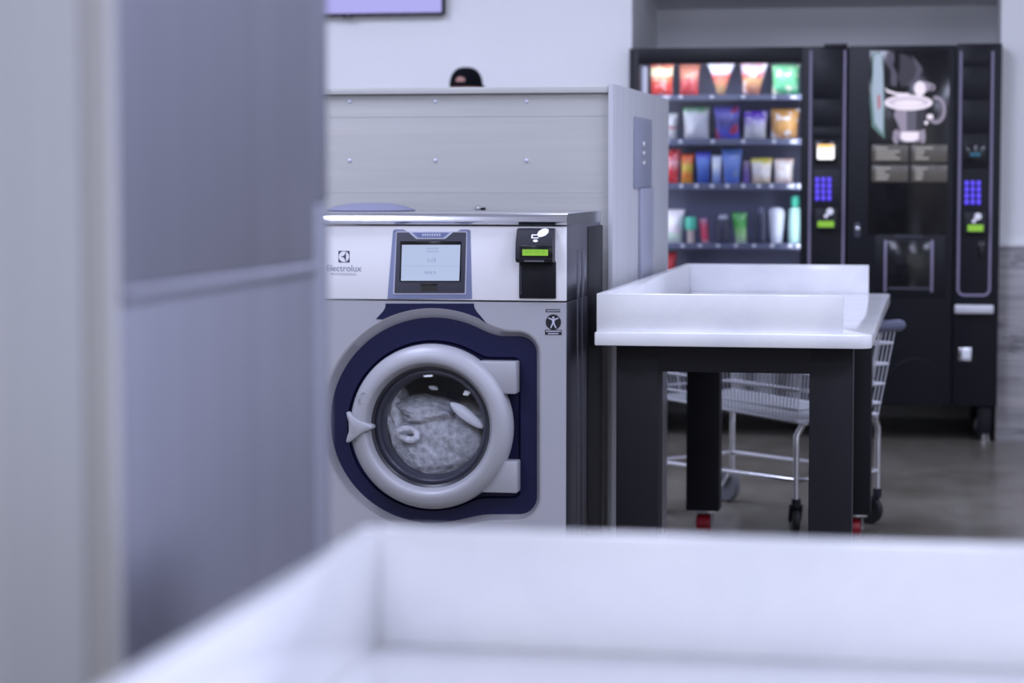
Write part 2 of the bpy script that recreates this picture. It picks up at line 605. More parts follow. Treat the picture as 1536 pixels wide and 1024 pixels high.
# display
YD = Y0 - 0.004
bz = MB()
bz.prism(PX([(582, 448.5), (580.8, 447), (589.2, 346), (592, 343.7), (605, 343.9), (612, 347.8), (684, 347.8), (691, 343.9), (703, 343.9), (705.6, 346), (708, 447), (707, 448.5)], YD), YD, Y0 + 0.01, bev=0.002)
bezel = bz.build('display_bezel', BEZEL, W)
MB().prism(PX([(591, 441.5), (589.6, 440), (594.0, 348.8), (596, 347), (699, 347), (701, 348.8), (699.2, 440), (698, 441.5)], YD), YD - 0.002, YD + 0.004, bev=0.0015).build('bezel_outline', PALE, bezel)
MB().prism(PX([(592.6, 439.4), (591.8, 438.5), (595.6, 349.3), (596.8, 348.3), (698.6, 348.3), (699.6, 349.3), (697.3, 438.5), (696.5, 439.4)], YD), YD - 0.004, YD + 0.004, bev=0.001).build('display_panel', GUN, bezel)
MB().prism(PX([(613.5, 348.2), (680.5, 348.2), (668.5, 358.6), (625, 358.6)], YD), YD - 0.006, YD, bev=0.001).build('badge', PALE, bezel)
MB().prism(PX([(619, 348.6), (675, 348.6), (665.5, 356.2), (628, 356.2)], YD), YD - 0.0068, YD - 0.004).build('badge_field', mat('slate blue badge', (118, 128, 172), 0.4), bezel)
bt = MB()
for k in range(8):
    bt.prism(PX([(634 + k * 3.6, 350.2), (636.4 + k * 3.6, 350.2), (636.2 + k * 3.6, 353.8), (634 + k * 3.6, 353.8)], YD), YD - 0.0074, YD - 0.006)
bt.build('badge_lettering', PALE, bezel)
sc = MB().prism(PX([(600, 422.4), (601, 361.5), (693, 361.5), (691.5, 422.4)], YD), YD - 0.005, YD + 0.002, bev=0.0005).build('screen_surround', BLACKG, bezel)
scr = MB().prism(PX([(602.2, 420.8), (603.8, 367), (691.2, 367), (689.4, 420.8)], YD), YD - 0.0058, YD).build('screen', SCREENB, bezel)
mk = MB()
YM = YD - 0.0062
def bar(mb, x0, y0, x1, y1, Y=YM, d=0.0006, m=0):
    a = rect(x0, y0, x1, y1, Y)
    mb.box(a[0], a[1], Y, Y + d, a[2], a[3], m=m)
for x in range(640, 656, 3):
    bar(mk, x, 371.5, x + 2, 374)
    bar(mk, x + 0.5, 376, x + 2.4, 378.5)
bar(mk, 604, 398.6, 690, 399.2)
for a, c in (((641, 386.5), (643, 393.5)), ((643, 393.5), (645.5, 388)), ((645.5, 388), (648, 393.5)), ((648, 393.5), (650, 386.5))):
    mk.prism(PX([(a[0] - .6, a[1]), (a[0] + .6, a[1]), (c[0] + .6, c[1]), (c[0] - .6, c[1])], YM), YM, YM + 0.0006)
bar(mk, 651, 387, 653.5, 393.5)
for x in (637, 641, 645.5, 650.5):
    bar(mk, x, 406.5, x + 3, 411)
mk.build('screen_text', SCREENM, bezel)
sl = MB()
q = rect(632, 425.2, 656.5, 436, YD)
sl.box(q[0], q[1], YD - 0.0046, YD, q[2], q[3])
q2 = rect(632, 425.2, 656.5, 427.6, YD)
sl.box(q[0], q[1], YD - 0.007, YD, q2[2], q2[3], 0.0005)
sl.build('service_slot', BLACKG, bezel)

# brand mark on the control panel
YL = Y0 - 0.0026
em = MB()
c = at(516, 384.8, YL)
s = 0.0153
em.prism(rrect(c[0] - s, c[0] + s, c[1] - s, c[1] + s, 0.0006, 2), YL, YL + 0.0006)
em.prism(disc(c, s * 0.93, 36), YL - 0.0004, YL, m=1)
q = s
em.prism([(c[0] + x * q, c[1] + z * q) for x, z in ((-0.62, 0.0), (-0.1, 0.12), (0.18, 0.42), (0.26, 0.80), (0.36, 0.80), (0.36, -0.80), (0.26, -0.80), (0.18, -0.42), (-0.1, -0.12))], YL - 0.0008, YL - 0.0004)
em.build('brand_emblem', [INK, WHITEP], W)
X, Z = at(515.4, 402.5, YL)
lettering('brand_lettering', 'Electrolux', 0.0235, X, YL, Z, mat('soft grey print', (150, 152, 172), 0.5), W)
X, Z = at(515.4, 411, YL)
lettering('brand_subtitle', 'PROFESSIONAL', 0.0078, X, YL, Z, mat('pale grey print', (168, 170, 190), 0.5), W, spacing=1.45)

# card reader
cr_ = MB()
YR = Y0 - 0.055
a = rect(778, 342, 833, 394, Y0)
prof = [(Y0, a[3]), (Y0 - 0.020, a[3] - 0.001), (Y0 - 0.026, a[3] - 0.006), (Y0 - 0.045, a[3] - 0.040), (Y0 - 0.047, a[2] + 0.012), (Y0 - 0.040, a[2] + 0.003), (Y0, a[2])]
cr_.loft([[(x, p[0], p[1]) for p in prof] for x in (a[0], a[1])], 0, True, True)
reader = cr_.build('card_reader', DARK, W)
a2 = rect(779, 392, 834, 447.5, Y0 - 0.004)
MB().box(a2[0], a2[1], Y0 - 0.008, Y0 + 0.004, a2[2], a2[3], 0.0015).build('reader_base', BLACK2, reader)
MB().box(a2[0] + 0.004, a2[0] + 0.0065, Y0 - 0.0095, Y0 - 0.006, a2[2] + 0.01, a2[3] - 0.01).build('base_edge', GUN, reader)
YQ = Y0 - 0.0475
def onrd(x0, y0, x1, y1, Y, d, name, m_, bev=0):
    q_ = rect(x0, y0, x1, y1, Y)
    return MB().box(q_[0], q_[1], Y, Y + d, q_[2], q_[3], bev).build(name, m_, reader)
onrd(779.5, 368.5, 829, 386.5, YQ - 0.0006, 0.004, 'lcd_surround', BLACKG, 0.0008)
onrd(783.5, 374, 822, 383.3, YQ - 0.0016, 0.002, 'lcd_screen', LCDG)
lt = MB()
for k in range(11):
    if k in (4, 8):
        continue
    bar(lt, 787 + k * 2.9, 376.2, 788.8 + k * 2.9, 378.6, YQ - 0.0020, 0.0006)
lt.build('lcd_text', mat('lcd text', (96, 140, 40), 0.5, emit=(110, 160, 40), es=0.5), reader)
onrd(786, 389.6, 816, 392.8, Y0 - 0.044, 0.004, 'card_slot', mat('grey slot', (112, 112, 118), 0.4), 0.001)
# hand holding a card printed on the sloping hood
def slope(px, py):
    """point on the sloping face of the reader hood"""
    x, z = at(px, py, Y0 - 0.036)
    f = (a[3] - 0.006 - z) / 0.034
    return x, Y0 - 0.026 - 0.019 * f - 0.0012, z
ic = MB()
def islope(pts):
    b_ = bmesh.new()
    f0 = b_.faces.new([b_.verts.new(slope(*p)) for p in pts])
    g = bmesh.ops.extrude_face_region(b_, geom=[f0])
    for v in g['geom']:
        if isinstance(v, bmesh.types.BMVert):
            v.co.y += 0.001
    bmesh.ops.recalc_face_normals(b_, faces=b_.faces[:])
    ic._take(b_)
islope([(805, 352), (807, 347), (812, 343.5), (817, 342.5), (822, 344), (822, 349), (818, 353), (813, 355), (808, 355.5)])
islope([(797, 351.5), (806, 351.5), (806, 353), (799, 353), (799, 356), (807, 356), (809, 357.3), (797, 357.3)])
islope([(801, 359), (806, 359), (807.5, 361.5), (805, 363), (801.5, 362.5), (800, 361)])
ic.build('tap_icon', ICONW, reader)

# sticker: pictogram person in a black disc, bars of tiny text
YS = Y0 - 0.0008
st = MB()
q = rect(818.5, 463.5, 840, 468, YS)
st.prism(rrect(q[0], q[1], q[2], q[3], 0.001, 2), YS, YS + 0.0006)
c = at(830, 483, YS)
st.prism(disc(c, 0.0203, 40), YS, YS + 0.0006)
q = rect(817.5, 494.5, 842.5, 502.2, YS)
st.prism(rrect(q[0], q[1], q[2], q[3], 0.001, 2), YS, YS + 0.0006)
stk = st.build('sticker', STICK, W)
fg = MB()
Yf = YS - 0.0005
u = 0.0203
fg.prism(disc((c[0], c[1] + 0.60 * u), 0.14 * u, 14), Yf, Yf + 0.0005)
fg.prism([(c[0] + x * u, c[1] + z * u) for x, z in ((-0.12, 0.42), (-0.66, 0.62), (-0.70, 0.50), (-0.16, 0.22), (-0.14, -0.1), (-0.42, -0.74), (-0.28, -0.78), (0, -0.22), (0.28, -0.78), (0.42, -0.74), (0.14, -0.1), (0.16, 0.22), (0.70, 0.50), (0.66, 0.62), (0.12, 0.42))], Yf, Yf + 0.0005)
for k in range(9):
    bar(fg, 820 + k * 2.2, 464.8, 821.3 + k * 2.2, 466.8, Yf, 0.0005)
for k in range(10):
    bar(fg, 819.2 + k * 2.25, 495.6, 820.8 + k * 2.25, 497.6, Yf, 0.0005)
for k in range(7):
    bar(fg, 822.3 + k * 2.25, 499.2, 823.9 + k * 2.25, 501.2, Yf, 0.0005)
fg.build('sticker_print', STICKW, stk)

# navy collar linking the display to the door surround
arc = [(648 + 168 * math.sin(math.radians(d)), 630 - 168 * math.cos(math.radians(d))) for d in range(28, -31, -3)]
col = PX([(578.5, 455), (578, 461), (574.5, 467), (568, 474), (564, 478.5)] + list(reversed(arc))[1:-1] + [(730, 485), (722, 475), (715, 467), (711.5, 461), (711, 455)], Y0)
MB().prism(col, Y0 - 0.0012, Y0 + 0.004).build('collar', NAVY, W)

# drum
dr = MB()
dr.lathe_y(DC, [(0.165, Y0 + 0.030), (0.172, Y0 + 0.04), (0.172, Y0 + 0.08), (0.235, Y0 + 0.10), (0.235, Y0 + 0.46), (0.03, Y0 + 0.48), (0.001, Y0 + 0.48)], 64)
dr.build('drum', DRUMM, W)
# door
D0 = at(645.5, 640.5, Y0 - 0.03)
sc_ = 5.895 / FPX     # metres per photo pixel at the door
door = MB()
R1 = 126.5 * sc_
door.lathe_y(D0, [(R1 * 0.985, Y0 + 0.018), (R1, Y0 + 0.0), (R1, Y0 - 0.020), (R1 * 0.985, Y0 - 0.034), (R1 * 0.95, Y0 - 0.046), (R1 * 0.90, Y0 - 0.053),
                  (R1 * 0.85, Y0 - 0.056), (R1 * 0.80, Y0 - 0.056), (R1 * 0.785, Y0 - 0.054), (R1 * 0.772, Y0 - 0.048), (R1 * 0.735, Y0 - 0.032), (R1 * 0.73, Y0 + 0.01)], 96)
dring = door.build('door', SILVERP, W, sharp=60)
gk = MB()
gk.lathe_y(D0, [(R1 * 0.736, Y0 - 0.031), (R1 * 0.725, Y0 - 0.030), (R1 * 0.700, Y0 - 0.027), (R1 * 0.69, Y0 - 0.018)], 72)
gk.build('gasket', GASKET, dring)
gk = MB()
gk.lathe_y(D0, [(R1 * 0.695, Y0 - 0.018), (R1 * 0.66, Y0 - 0.020), (R1 * 0.635, Y0 - 0.012), (R1 * 0.62, Y0 + 0.006), (R1 * 0.60, Y0 + 0.03)], 72)
gk.build('inner_gasket', GASKET2, dring)
gg = MB()
gg.lathe_y(D0, [(R1 * 0.64, Y0 - 0.012), (R1 * 0.55, Y0 - 0.020), (R1 * 0.4, Y0 - 0.028), (R1 * 0.25, Y0 - 0.033), (R1 * 0.1, Y0 - 0.035), (R1 * 0.002, Y0 - 0.0355)], 64)
gg.build('door_glass', DOORG, dring, sharp=80)
# handle: flared fish-tail grip
YH = Y0 - 0.066
hd = MB()
hp = [(519, 618.5), (523.5, 620.5), (529, 626), (537, 631), (547, 635), (557.5, 638.4), (558.5, 641), (557.5, 643.5), (546, 648), (536, 654.5), (529, 660), (523, 664), (518.5, 663), (520, 655), (522.5, 648), (522.5, 641.5), (522, 632), (519.5, 624)]
hd.prism(PX(hp, YH), YH, Y0 - 0.03, bev=0.005)
hd.build('handle', SILVERP, dring)
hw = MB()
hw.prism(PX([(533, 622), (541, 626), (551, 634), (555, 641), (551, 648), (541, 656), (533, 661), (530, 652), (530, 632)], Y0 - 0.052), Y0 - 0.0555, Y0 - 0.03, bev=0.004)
hw.build('handle_recess_shade', mat('shaded grey plastic', (150, 150, 158), 0.45), dring)  # flat plate, darker grey for the shadow in the grip recess
# faint garment pictogram pressed into the ring
ik = MB()
for pts in ([(538, 604), (534, 600), (536, 594), (541, 590), (545, 588), (549, 590), (554, 595), (555, 600)], [(538, 597), (538, 604), (544, 604)], [(549, 597), (549, 604), (554, 604)]):
    ik.tube([(lambda q: (q[0], Y0 - 0.0545, q[1]))(at(p[0], p[1], Y0 - 0.055)) for p in pts], 0.0012, 6)
ik.build('pressed_mark', SILVERP, dring)
for (x0_, y0_, x1_, y1_) in ((716, 542.5, 774, 590.5), (718, 691.5, 775.5, 739)):
    q = rect(x0_, y0_, x1_, y1_, Y0 - 0.03)
    MB().box(q[0], q[1], Y0 - 0.03, Y0 + 0.03, q[2], q[3], 0.004).build('hinge', SILVERP, dring)

# laundry turning in the drum
def lump(name, c, rx, ry, rz, m_, amp, fs, label, cat='laundry', tilt=0.0, group=None):
    b_ = bmesh.new()
    bmesh.ops.create_icosphere(b_, subdivisions=5, radius=1)
    Mr = Matrix.Rotation(tilt, 4, 'Y')
    for v in b_.verts:
        n_ = noise.fractal(v.co * fs + Vector((3.1, 1.7, amp * 50)), 1.0, 2.0, 4)
        k_ = 1 + amp * n_
        v.co = Mr @ Vector((v.co.x * rx * k_, v.co.y * ry * k_, v.co.z * rz * k_))
        v.co += Vector(c)
    me = bpy.data.meshes.new(name)
    b_.to_mesh(me)
    b_.free()
    for p in me.polygons:
        p.use_smooth = True
    me.materials.append(m_)
    o = bpy.data.objects.new(name, me)
    COL.objects.link(o)
    return tag(o, label, cat, group)
TOWEL = cloth_mat('soapy grey towelling', (90, 90, 100), (184, 184, 190), 60)
SUDS = cloth_mat('pale wet towelling', (140, 140, 150), (214, 214, 220), 45)
c = at(658, 664, Y0 + 0.05)
lump('towel', (c[0] + 0.006, Y0 + 0.125, c[1] - 0.012), 0.154, 0.112, 0.118, TOWEL, 0.13, 1.6, 'large soapy grey towel filling the lower half of the washer window')
c = at(701, 622, Y0 + 0.02)
lump('sock', (c[0], Y0 + 0.012, c[1]), 0.054, 0.012, 0.0155, mat('white wet cotton', (236, 236, 244), 0.7), 0.08, 1.5, 'white sock pressed to the washer window, upper right of the load', 'sock', tilt=math.radians(36))
c = at(612, 651, Y0 + 0.01)
rc = MB()
pts = []
for k in range(28):
    a_ = 2 * PI * k / 28
    pts.append((c[0] + 0.026 * math.cos(a_), Y0 + 0.008 + 0.005 * math.sin(2 * a_), c[1] + 0.014 * math.sin(a_) - 0.004 * math.cos(a_)))
rc.tube(pts, 0.010, 10, closed=True)
tag(rc.build('rolled_cloth', SUDS), 'pale rolled cuff of cloth at left of the washer window', 'laundry')
c = at(640, 615, Y0 + 0.05)
lump('washcloth', (c[0], Y0 + 0.11, c[1] - 0.010), 0.108, 0.095, 0.044, TOWEL, 0.16, 2.0, 'grey washcloth folded over the top of the washer load', 'laundry', tilt=math.radians(6))
c = at(590, 640, Y0 + 0.05)
lump('sheet', (c[0] + 0.004, Y0 + 0.12, c[1]), 0.040, 0.085, 0.115, SUDS, 0.16, 2.0, 'pale wet sheet curving down the left side of the washer window', 'laundry', tilt=math.radians(-8))

# ================================================================== folding tables
def folding_table(root, x0, x1, y0, y1, hi=0.82, full=True):
    tz = hi
    r = 0.035
    out = []
    for cx, cy, a_ in ((x1 - r, y1 - r, 0), (x0 + .006, y1 - .006, PI / 2), (x0 + .006, y0 + .006, PI), (x1 - r, y0 + r, 1.5 * PI)):
        rr_ = r if cx > (x0 + x1) / 2 else 0.006
        for k in range(7):
            out.append((cx + rr_ * math.cos(a_ + PI / 2 * k / 6), cy + rr_ * math.sin(a_ + PI / 2 * k / 6)))
    MB().zprism(out, tz - 0.036, tz, bev=0.004).build('tabletop', QUARTZ, root)
    th = 0.02
    xe = x1 - 0.074
    MB().box(x0 + 0.003, x0 + 0.003 + th, y0 + 0.02 + th, y1 - 0.02 - th, tz - 0.0005, tz + 0.10, 0.002).build('side_ledge', QUARTZ, root)
    MB().box(x0 + 0.003, xe, y0 + 0.02, y0 + 0.02 + th, tz - 0.0005, tz + 0.10, 0.002).build('end_ledge', QUARTZ, root)
    MB().box(x0 + 0.003, xe, y1 - 0.02 - th, y1 - 0.02, tz - 0.0005, tz + 0.10, 0.002).build('end_ledge', QUARTZ, root)
    lw = 0.113
    lx = (x0 + 0.043, x1 - 0.057 - lw + 0.006)
    ly = (y0 + 0.112, y1 - 0.223 - 0.11)
    zu = tz - 0.036
    f = MB()
    f.box(lx[0] + lw - 0.004, lx[1] + 0.004, ly[0] + 0.0004, ly[0] + 0.04, zu - 0.075, zu)
    f.box(lx[0] + lw, lx[1], ly[1] + 0.06, ly[1] + 0.1, zu - 0.05, zu)
    for X_ in lx:
        f.box(X_ + 0.02, X_ + lw - 0.02, ly[0] + 0.1, ly[1], zu - 0.05, zu)
    f.build('apron', BLACK, root)
    for X_ in lx:
        for Y_ in ly:
            MB().box(X_, X_ + lw, Y_, Y_ + 0.1, 0.085, zu, 0.003).build('leg', BLACK, root)
            cx, cy = X_ + lw / 2, Y_ + 0.05
            k_ = MB()
            k_.box(cx - 0.045, cx + 0.045, cy - 0.035, cy + 0.035, 0.078, 0.086, 0.001)
            for s_ in (-1, 1):
                k_.prism([(cx + s_ * 0.030 - 0.002, 0.08), (cx + s_ * 0.030 + 0.002, 0.08), (cx + s_ * 0.030 + 0.002, 0.03), (cx + s_ * 0.030 - 0.002, 0.03)], cy - 0.02, cy + 0.02)
            k_.tube([(cx - 0.034, cy, 0.035), (cx + 0.034, cy, 0.035)], 0.006, 10)
            ck = k_.build('caster', CHROME, root)
            w_ = MB()
            rg = []
            for xx, r_ in ((-0.024, 0.028), (-0.022, 0.034), (-0.012, 0.035), (0.012, 0.035), (0.022, 0.034), (0.024, 0.028)):
                rg.append([(cx + xx, cy + r_ * math.cos(2 * PI * k / 28), 0.035 + r_ * math.sin(2 * PI * k / 28)) for k in range(28)])
            w_.loft(rg, 0, True, True)
            w_.build('wheel', RED, ck)
tf = thing('folding_table', 'white quartz folding table on black legs standing beside the washer', 'table', (-0.53, 7.0, 0))
folding_table(tf, -0.888, -0.169, 5.885, 8.05)
tn = thing('folding_table', 'large blurred white quartz tabletop with raised ledge nearest the viewer', 'table', (-0.13, 0.9, 0))
folding_table(tn, -0.492, 0.227, -0.22, 1.925)

# ================================================================== tall machine and laminate end panel close at left
XC = -0.605
yc0, yc1 = yx(167, XC), yx(494, XC)
HT = 2.15
t = thing('steel_cabinet', 'tall plain steel machine side at the left, seam across it at mid height', 'machine', (XC - 0.35, (yc0 + yc1) / 2, 0))
MB().box(XC - 0.75, XC - 0.004, yc0 + 0.022, yc1 - 0.002, 0.0, HT).build('body', STEELM, t)
sp = MB()
zs = 1.132
sp.box(XC - 0.012, XC, yc0 + 0.022, yc1 - 0.05, 0.06, zs - 0.007, 0.002)
sp.box(XC - 0.012, XC, yc0 + 0.022, yc1 - 0.05, zs + 0.006, HT - 0.01, 0.002)
sp.build('side_panel', STEELM, t)
MB().tube([(XC - 0.0045, yc0 + 0.024, zs - 0.001), (XC - 0.0045, yc1 - 0.05, zs - 0.001)], 0.0072, 12).build('seam_strip', STEELM, t)
MB().box(XC - 0.06, XC + 0.0005, yc1 - 0.052, yc1, 0.0, 1.195, 0.003).build('corner_post', mat('light steel post', (152, 154, 168), 0.42, metal=0.7), t)
MB().box(XC - 0.06, XC + 0.0, yc1 - 0.052, yc1, 1.197, HT, 0.003).build('upper_corner_post', STEELM, t)
t = thing('end_panel', 'pale grey wood-look end panel at the far left edge, close and blurred', 'panel', (XC - 0.6, yc0, 0))
MB().box(XC - 1.2, XC - 0.021, yc0 - 0.003, yc0 + 0.02, 0, HT + 0.02, 0.001).build('board', LAM_V, t)
MB().box(XC - 0.0205, XC + 0.0005, yc0 - 0.002, yc0 + 0.02, 0, HT + 0.02, 0.002).build('edge_strip', mat('beige edge strip', (170, 168, 168), 0.5), t)

# ================================================================== vending machines
YV = 10.70
V0, V1, V2 = at(943, 300, YV)[0], at(1269, 300, YV)[0], at(1500, 300, YV)[0]
ZV = at(1200, 70, YV)[1]
ZK = at(1450, 609, YV)[1]
YVB = 11.56
INTER = mat('blue grey interior', (112, 115, 146), 0.5)
TAGM = mat('white price tag', (205, 206, 220), 0.5)
def vfoot(root, x, y):
    leg = MB().box(x - 0.03, x + 0.03, y - 0.03, y + 0.03, 0.035, ZK + 0.002, 0.003).build('leg', BLACK2, root)
    MB().lathe_z((x, y), [(0.016, 0.0), (0.016, 0.008), (0.008, 0.012), (0.008, 0.04)], 14).build('foot', CHROME, leg)
def utrim(root, x0, x1, zt, zb, Y, r=0.006):
    R_ = 0.03
    pts = [(x0, Y, zt), (x0, Y, zb + R_)]
    for k in range(1, 6):
        a_ = PI + PI / 2 * k / 6
        pts.append((x0 + R_ + R_ * math.cos(a_), Y, zb + R_ + R_ * math.sin(a_)))
    pts.append((x0 + R_, Y, zb))
    pts.append((x1 - R_, Y, zb))
    for k in range(1, 6):
        a_ = 1.5 * PI + PI / 2 * k / 6
        pts.append((x1 - R_ + R_ * math.cos(a_), Y, zb + R_ + R_ * math.sin(a_)))
    pts += [(x1, Y, zb + R_), (x1, Y, zt)]
    MB().tube(pts, r, 10).build('trim', TRIMP, root)
def vpart(root, name, m_, x0, y0, x1, y1, d=0.006, bev=0.001, Y=YV, out=0.004):
    q_ = rect(x0, y0, x1, y1, Y)
    return MB().box(q_[0], q_[1], Y - out, Y - out + d, q_[2], q_[3], bev).build(name, m_, root)
def keypad(root, x0, y0, x1, y1):
    k_ = MB()
    for i in range(3):
        for j in range(4):
            cx = x0 + (x1 - x0) * (i + .5) / 3
            cy = y0 + (y1 - y0) * (j + .5) / 4
            q_ = rect(cx - 2.9, cy - 3.9, cx + 2.9, cy + 3.9, YV)
            k_.prism(rrect(q_[0], q_[1], q_[2], q_[3], 0.006, 3), YV - 0.009, YV, bev=0.001)
    k_.build('keypad', KEYB, root)
def reader_small(root, x0, y0, x1, y1, lcd, icon):
    q_ = rect(x0, y0, x1, y1, YV)
    c_ = MB().box(q_[0], q_[1], YV - 0.035, YV, q_[2], q_[3], 0.004).build('card_reader', DARK, root)
    q_ = rect(*lcd, YV - 0.036)
    MB().box(q_[0], q_[1], YV - 0.0375, YV - 0.034, q_[2], q_[3]).build('lcd_screen', LCDG, c_)
    X_, Z_ = at(icon[0], icon[1], YV - 0.036)
    i_ = MB()
    i_.prism(disc((X_, Z_), 0.016, 20), YV - 0.037, YV - 0.034)
    i_.prism(disc((X_ - 0.018, Z_ - 0.022), 0.009, 16), YV - 0.037, YV - 0.034)
    i_.prism([(X_ - 0.012, Z_ - 0.004), (X_ - 0.004, Z_ - 0.012), (X_ - 0.016, Z_ - 0.028), (X_ - 0.024, Z_ - 0.02)], YV - 0.0368, YV - 0.034)
    i_.build('tap_icon', ICONW, c_)

# ---- snack machine
sv = thing('snack_vending_machine', 'black snack vending machine with lit glass front, left of the coffee machine', 'vending machine', ((V0 + V1) / 2, 11.1, 0))
XW0, XW1 = at(958, 250, YV)[0], at(1201, 250, YV)[0]
ZW1, ZW0 = at(1080, 95, YV)[1], 0.66
cb = MB()
cb.box(V0, V0 + 0.03, YV + 0.05, YVB, ZK, ZV)
cb.box(XW1 + 0.012, V1 - 0.004, YV + 0.05, YVB, ZK, ZV)
cb.box(V0, V1 - 0.004, YV + 0.05, YVB, ZV - 0.03, ZV)
cb.box(V0, V1 - 0.004, YV + 0.05, YVB, ZK, 0.60)
cb.box(V0, V1 - 0.004, YVB - 0.02, YVB, ZK, ZV)
cb.build('cabinet', BLACK2, sv)
ln = MB()
ln.box(V0 + 0.03, XW1 + 0.012, YV + 0.36, YV + 0.37, 0.6, ZV - 0.03)
ln.box(V0 + 0.03, V0 + 0.034, YV + 0.05, YV + 0.55, 0.6, ZV - 0.03)
ln.box(XW1 + 0.008, XW1 + 0.012, YV + 0.05, YV + 0.55, 0.6, ZV - 0.03)
ln.build('interior_lining', INTER, sv)
df = MB()
df.box(V0, XW0, YV, YV + 0.05, ZK, ZV, 0.004)
df.box(XW1, V1 - 0.004, YV, YV + 0.05, ZK, ZV, 0.004)
df.box(XW0 - 0.004, XW1 + 0.004, YV, YV + 0.05, ZW1, ZV, 0.004)
df.box(XW0 - 0.004, XW1 + 0.004, YV, YV + 0.05, ZK, ZW0, 0.004)
dfo = df.build('door', BLACK2, sv)
MB().box(XW0 - 0.002, XW1 + 0.002, YV + 0.008, YV + 0.014, ZW0 - 0.002, ZW1 + 0.002).build('window_glass', VENDG, dfo)
MB().box(at(1000, 540, YV)[0], at(1180, 540, YV)[0], YV - 0.006, YV + 0.004, 0.36, 0.56, 0.004).build('delivery_flap', BLACKG, dfo)
vpart(sv, 'top_hood', BLACK2, 1236, 65.5, 1271, 73, d=0.06)
utrim(sv, at(1215, 250, YV)[0], at(1266, 250, YV)[0], at(1215, 76, YV)[1], at(1240, 443, YV)[1], YV - 0.002)
sx0, sx1 = 1220, 1261
for y0_, y1_ in ((92, 148), (151, 189), (193, 208)):
    vpart(sv, 'blank_plate', BLACK2, sx0, y0_, sx1, y1_, out=0.005)
vpart(sv, 'blank_plate', DARK, sx0, 254, sx1, 308, out=0.003)
dsp = vpart(sv, 'display', BLACKG, 1222, 212, 1256, 246, out=0.006)
q = rect(1226, 216.5, 1251.5, 239, YV)
MB().prism(rrect(q[0], q[1], q[2], q[3], 0.008, 3), YV - 0.0075, YV - 0.005).build('display_image', glow('white display', (246, 246, 255), 1.6), dsp)
q = rect(1226.3, 216.5, 1251, 222, YV)
MB().box(q[0] + 0.002, q[1] - 0.002, YV - 0.0085, YV - 0.007, q[2], q[3]).build('display_banner', glow('orange display banner', (250, 200, 120), 1.3), dsp)
keypad(sv, 1221.5, 265, 1248.5, 301.5)
reader_small(sv, 1223, 313, 1256, 344, (1226.5, 331.5, 1251, 340.5), (1245, 317))
for x, y in ((V0 + 0.07, YV + 0.08), (V1 - 0.09, YV + 0.08), (V0 + 0.07, YVB - 0.08), (V1 - 0.09, YVB - 0.08)):
    vfoot(sv, x, y)
YSH = YV + 0.12     # front lip of the shelves
rows = [(142, 150), (208, 217), (274.5, 284), (364.5, 373), (437, 446)]
shelf_z = []
LIPM = mat('shelf lip grey', (98, 102, 128), 0.4)
tags = [[1000, 1021, 1068, 1115, 1161, 1190], [1000, 1021, 1069, 1115, 1161, 1190], [999, 1022, 1045, 1068, 1091, 1115, 1138, 1157, 1186, 1199], [998, 1024, 1050, 1077, 1104, 1131, 1158, 1185, 1198], [1010, 1060, 1110, 1160]]
for (ya_, yb_), tg in zip(rows, tags):
    z1_, z0_ = at(1090, ya_, YSH)[1], at(1090, yb_, YSH)[1]
    shelf_z.append(z1_)
    sh = MB()
    sh.box(V0 + 0.04, XW1 + 0.006, YSH, YSH + 0.006, z0_, z1_)
    sh.box(V0 + 0.04, XW1 + 0.006, YSH + 0.006, YV + 0.35, z0_ + 0.006, z0_ + 0.010)
    so = sh.build('shelf', LIPM, sv)
    for x in tg:
        w_ = 5 if x in (1190, 1186, 1000) else 3.0
        q = rect(x - w_, ya_ + 1.5, x + w_, yb_ - 2, YSH)
        MB().box(q[0], q[1], YSH - 0.003, YSH + 0.001, q[2], q[3], 0.001).build('price_tag', TAGM, so)
for xx in (XW0 + 0.012,):
    MB().box(xx, xx + 0.022, YV + 0.03, YV + 0.05, 0.75, ZW1 - 0.01, 0.004).build('light_strip', glow('cool white light strip', (196, 200, 236), 0.8), sv)


